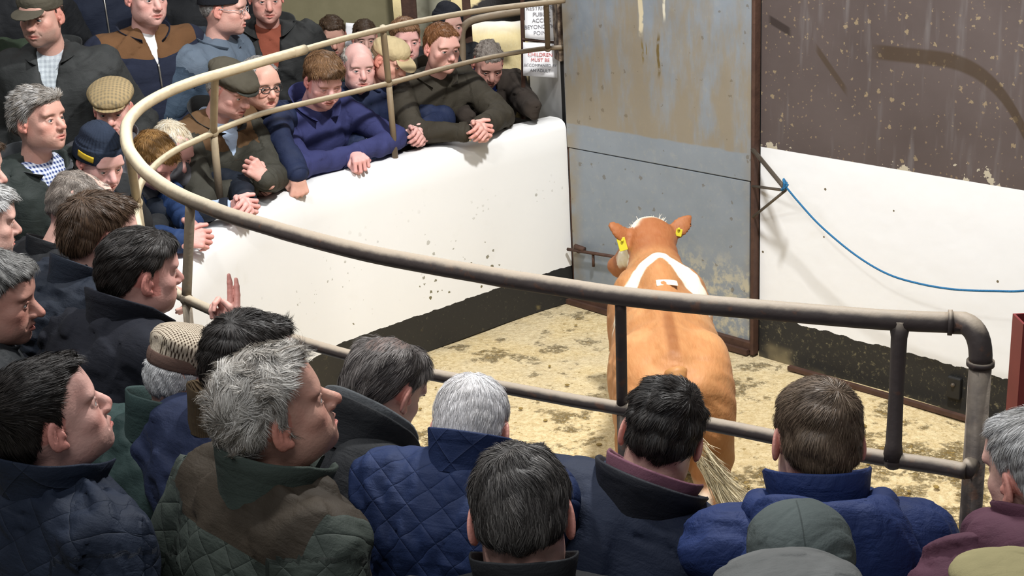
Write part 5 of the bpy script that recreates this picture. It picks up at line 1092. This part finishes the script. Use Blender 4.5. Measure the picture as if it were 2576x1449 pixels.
# tail with pale switch, swung to the right
tp = spline([(0, -.62, .965), (.012, -.69, .90), (.035, -.725, .80), (.07, -.745, .71), (.11, -.76, .63), (.15, -.77, .56)], 5)
mb = MB(); mb.tube(tp, np.interp(np.linspace(0, 1, len(tp)), [0, .15, 1], [.045, .026, .017]), 10); to = mesh_obj('tail', W(mb.V[0]), mb.Q[0], hair_m, bull, col=np.tile(np.array((.42, .20, .07)), (len(mb.V[0]), 1)))
r = np.random.default_rng(9); n_ = 1700; t_ = r.uniform(.55, 1, n_); k_ = (t_*(len(tp)-1)).astype(int); P0 = tp[k_]+r.normal(size=(n_, 3))*.012
D = np.stack([.50+.25*r.normal(size=n_)*.6, -.1+.2*r.normal(size=n_), -1+.2*r.normal(size=n_)], 1)+.12*np.stack([np.sin(t_*40), np.cos(t_*33), 0*t_], 1); D /= np.linalg.norm(D, axis=1, keepdims=True); L = (.05+.26*(t_-.5)*r.uniform(.5, 1.3, n_)*1.6)[:, None]
pts = [P0+D*L*f_+A(.05, 0, -.02)*(f_*f_)*L*4 for f_ in (0, .35, .7, 1)]; B_ = np.cross(D, r.normal(size=(n_, 3)))*.0009
Vs = np.stack([q for p_, w_ in zip(pts, (1, 1, .8, .2)) for q in (p_-B_*w_, p_+B_*w_)], 1).reshape(-1, 3); q = np.array([[2*k, 2*k+1, 2*k+3, 2*k+2] for k in range(3)]); Qs = (q[None]+(np.arange(n_)*8)[:, None, None]).reshape(-1, 4)
Cs = np.repeat(np.array((.56, .48, .32))*r.uniform(.6, 1.4, (n_, 1)), 8, 0); sw = mesh_obj('switch', W(Vs), Qs, hair_m, to, col=Cs)
# white poll tuft
n_ = 900; th_ = r.uniform(0, 6.28, n_); ra = np.sqrt(r.uniform(0, 1, n_)); P0 = P+np.outer(np.cos(th_)*ra*.065, Rg)+np.outer(.075-.02*ra, Up)+np.outer(np.sin(th_)*ra*.04, Dh)
D = np.outer(np.ones(n_), Up)*.8+Rg*np.cos(th_)[:, None]*.8*ra[:, None]+r.normal(size=(n_, 3))*.25; L = r.uniform(.02, .045, (n_, 1)); B_ = np.cross(D, r.normal(size=(n_, 3)))*.0012
Vs = np.stack([P0-B_, P0+B_, P0+D*L*.6-B_*.8, P0+D*L*.6+B_*.8, P0+D*L-B_*.2, P0+D*L+B_*.2], 1).reshape(-1, 3); q = np.array([[0, 1, 3, 2], [2, 3, 5, 4]]); Qs = (q[None]+(np.arange(n_)*6)[:, None, None]).reshape(-1, 4)
mesh_obj('forelock', W(Vs), Qs, hair_m, bull, col=np.repeat(np.array((.88, .82, .68))*r.uniform(.8, 1.1, (n_, 1)), 6, 0))
def pied(seed, cream=(.72, .62, .36)):
    def f_(V, N, P, Dh, Rg, Up):
        n = np.sin(V[:, 1]*5.2+seed)+np.sin(V[:, 2]*9+seed*2.1+V[:, 1]*3)+.8*np.sin(V[:, 0]*9+seed*1.3)+.35*np.sin(V[:, 1]*17+V[:, 2]*13); m = sstep(n, .25, .35)
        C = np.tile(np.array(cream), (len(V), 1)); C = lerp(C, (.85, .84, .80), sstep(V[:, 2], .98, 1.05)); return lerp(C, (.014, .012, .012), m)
    return f_
cattle('cow', 'black and cream pied cow standing in the pen behind the wall corner', 'pied cows in the pen', A(.46, 9.95, .36), 96, 1.18, pied(1.2), h=.02)
cattle('cow', 'dark pied cow further back in the pen, cut off by the top edge', 'pied cows in the pen', A(-.25, 10.95, .42), -84, 1.32, pied(3.6), h=.02)
# ---------------------------------------------------------------- pen gate, signs, jamb
mb = MB(); mb.box((2.6, 10.4, -.0), (6.6, 3.4, .7)); 
tag(mb.build('floor_pen', conc), kind='structure')
mb = MB(); mb.box((2.6, 12.1, 2), (8, .2, 5)); tag(mb.build('wall_pen_back', dwall), kind='structure')
pc_ = NT('pale_concrete', .85); q_ = pc_.pos(); pc_.col(pc_.mix(pc_.ramp(pc_.noise(q_, 7, 5), .4, .7), (.45, .44, .34), (.24, .22, .15)))
mb = MB(); c = at(1090, 20, 10.7); mb.box((c[0], c[1], 1.6), (.26, .14, 3.6)); tag(bevel(mb.build('pillar', pc_, loc=(c[0], c[1], 0)), .01), kind='structure')
mb = MB(); c = at(1030, 30, 9.95); mb.box((c[0], c[1], 1.6), (.10, .10, 3.0)); o = bevel(mb.build('stanchion', rust, loc=(c[0], c[1], 0)), .006); tag(o, 'rusty brown steel stanchion beside the pale concrete pillar', 'post')
gate = empty('pen_gate', at(1240, 120, 9.35)); tag(gate, 'rusty tubular pen gate with curved corner in front of the pied cow', 'gate')
gp = [at(1163, 330, 9.35), at(1163, 140, 9.35), at(1161, 95, 9.35), at(1166, 70, 9.35), at(1185, 53, 9.35), at(1225, 43, 9.35), at(1270, 35, 9.35), at(1312, 28, 9.35)]
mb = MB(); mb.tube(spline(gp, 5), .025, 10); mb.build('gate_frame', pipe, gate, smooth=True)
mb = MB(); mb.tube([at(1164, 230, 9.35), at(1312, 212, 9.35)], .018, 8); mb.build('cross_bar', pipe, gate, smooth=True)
mb = MB(); c = at(1176, 60, 9.5); mb.box((c[0], c[1], 1.6), (.055, .055, 2.7)); o = bevel(mb.build('pen_post', rust, loc=(c[0], c[1], 0)), .004); tag(o, 'red-brown steel post rising behind the curved gate corner', 'post')
fr_ = empty('sign_frame', at(1355, 100, 9.05)); tag(fr_, 'rusty angle-iron frame holding the two paper notices', 'frame')
mb = MB(); mb.tube([at(1314, -10, 9.06), at(1314, 45, 9.06), at(1316, 110, 9.06), at(1317, 300, 9.06)], .013, 4); mb.build('upright', rust, fr_)
mb = MB(); mb.tube([at(1314, 99, 9.05), at(1408, 108, 9.05)], .009, 4); mb.build('cross_bar', rust, fr_)
paper = NT('notice_paper', .5); paper.col((.84, .84, .86)); ink = NT('grey_ink', .7); ink.col((.20, .20, .22)); redi = NT('red_ink', .7); redi.col((.62, .14, .14))
def sheet(label, pts, d, lines, crease=0):
    g = [at(*p_, d) for p_ in pts]; tl, tr, br, bl = g; G = [[(tl*(1-u)+tr*u)*(1-v)+(bl*(1-u)+br*u)*v+A(0, .004*math.sin(3*u+4*v), 0) for u in np.linspace(0, 1, 7)] for v in np.linspace(0, 1, 7)]
    mb = MB(); mb.grid(G); o = mb.build('notice', paper, loc=(tl+br)/2, smooth=True); so = o.modifiers.new('s', 'SOLIDIFY'); so.thickness = .002; tag(o, label, 'sign')
    X = unit(tr-tl); Z = unit(tl-bl); Nn = unit(np.cross(X, Z)); W_ = np.linalg.norm(tr-tl); H_2 = np.linalg.norm(tl-bl)
    for tx, v, sz, m in lines:
        c_ = bpy.data.curves.new('lettering', 'FONT'); c_.body = tx; c_.size = sz; c_.align_x = 'CENTER'; c_.align_y = 'CENTER'; c_.extrude = .0006; c_.materials.append(m.m)
        tmp = bpy.data.objects.new('tmp', c_); COL.objects.link(tmp); bpy.context.view_layer.update(); me_ = bpy.data.meshes.new_from_object(tmp.evaluated_get(bpy.context.evaluated_depsgraph_get())); bpy.data.objects.remove(tmp)
        t = bpy.data.objects.new('lettering', me_); COL.objects.link(t); p_ = (tl+tr)/2*(1-v)+(bl+br)/2*v+Nn*.007
        if Nn[1] > 0: p_ = p_-Nn*.014; 
        t.parent = o; M_ = Matrix([list(X)+[0], list(Z)+[0], list(np.cross(X, Z))+[0], [0, 0, 0, 1]]).transposed(); M_.translation = Vector(p_-np.array(o['_b'])); t.matrix_local = M_
    return o
sheet('white paper notice on the frame reading restricted public access beyond this point', [(1320, 14), (1404, 8), (1404, 103), (1321, 95)], 9.03, [('RESTRICTED', .10, .034, ink), ('PUBLIC', .28, .034, ink), ('ACCESS', .46, .034, ink), ('BEYOND THIS', .64, .034, ink), ('POINT', .82, .034, ink)])
sheet('lower white paper notice with red and grey lettering, below the frame bar', [(1316, 106), (1402, 112), (1402, 196), (1316, 190)], 9.00, [('CHILDREN', .34, .032, redi), ('MUST BE', .50, .030, redi), ('ACCOMPANIED BY', .66, .024, ink), ('AN ADULT', .82, .026, ink)])
o = sheet('pale sheet of paper pinned on the stained wall beside the cropped dark-haired man', [(870, 57), (905, 60), (900, 118), (868, 116)], 9.95, [])
# white end wall and jamb behind the corner
mb = MB(); a_, b_ = A(.40, 8.66), A(.20, 9.62); dd = unit(b_-a_); nn = A(dd[1], -dd[0]); R2 = np.stack([A(nn[0], nn[1], 0), A(dd[0], dd[1], 0), A(0, 0, 1)], 1)
c = (a_+b_)/2+nn*.08; mb.box((c[0], c[1], .775), (.16, 1.0, 1.55), R2); tag(bevel(mb.build('wall_end', white), .01), kind='structure')
stone = NT('rough_jamb', .9); q_ = stone.pos(); stone.col(stone.mix(stone.ramp(stone.noise(q_, 14, 5), .35, .7), (.05, .03, .02), (.34, .26, .18))); stone.bump(stone.noise(q_, 25, 4), 1, .02)
mb = MB(); c = A(.40, 8.72)+nn*.02; mb.box((c[0], c[1], 2.25), (.14, .12, 1.42), R2); tag(mb.build('trim_2', stone), kind='structure')
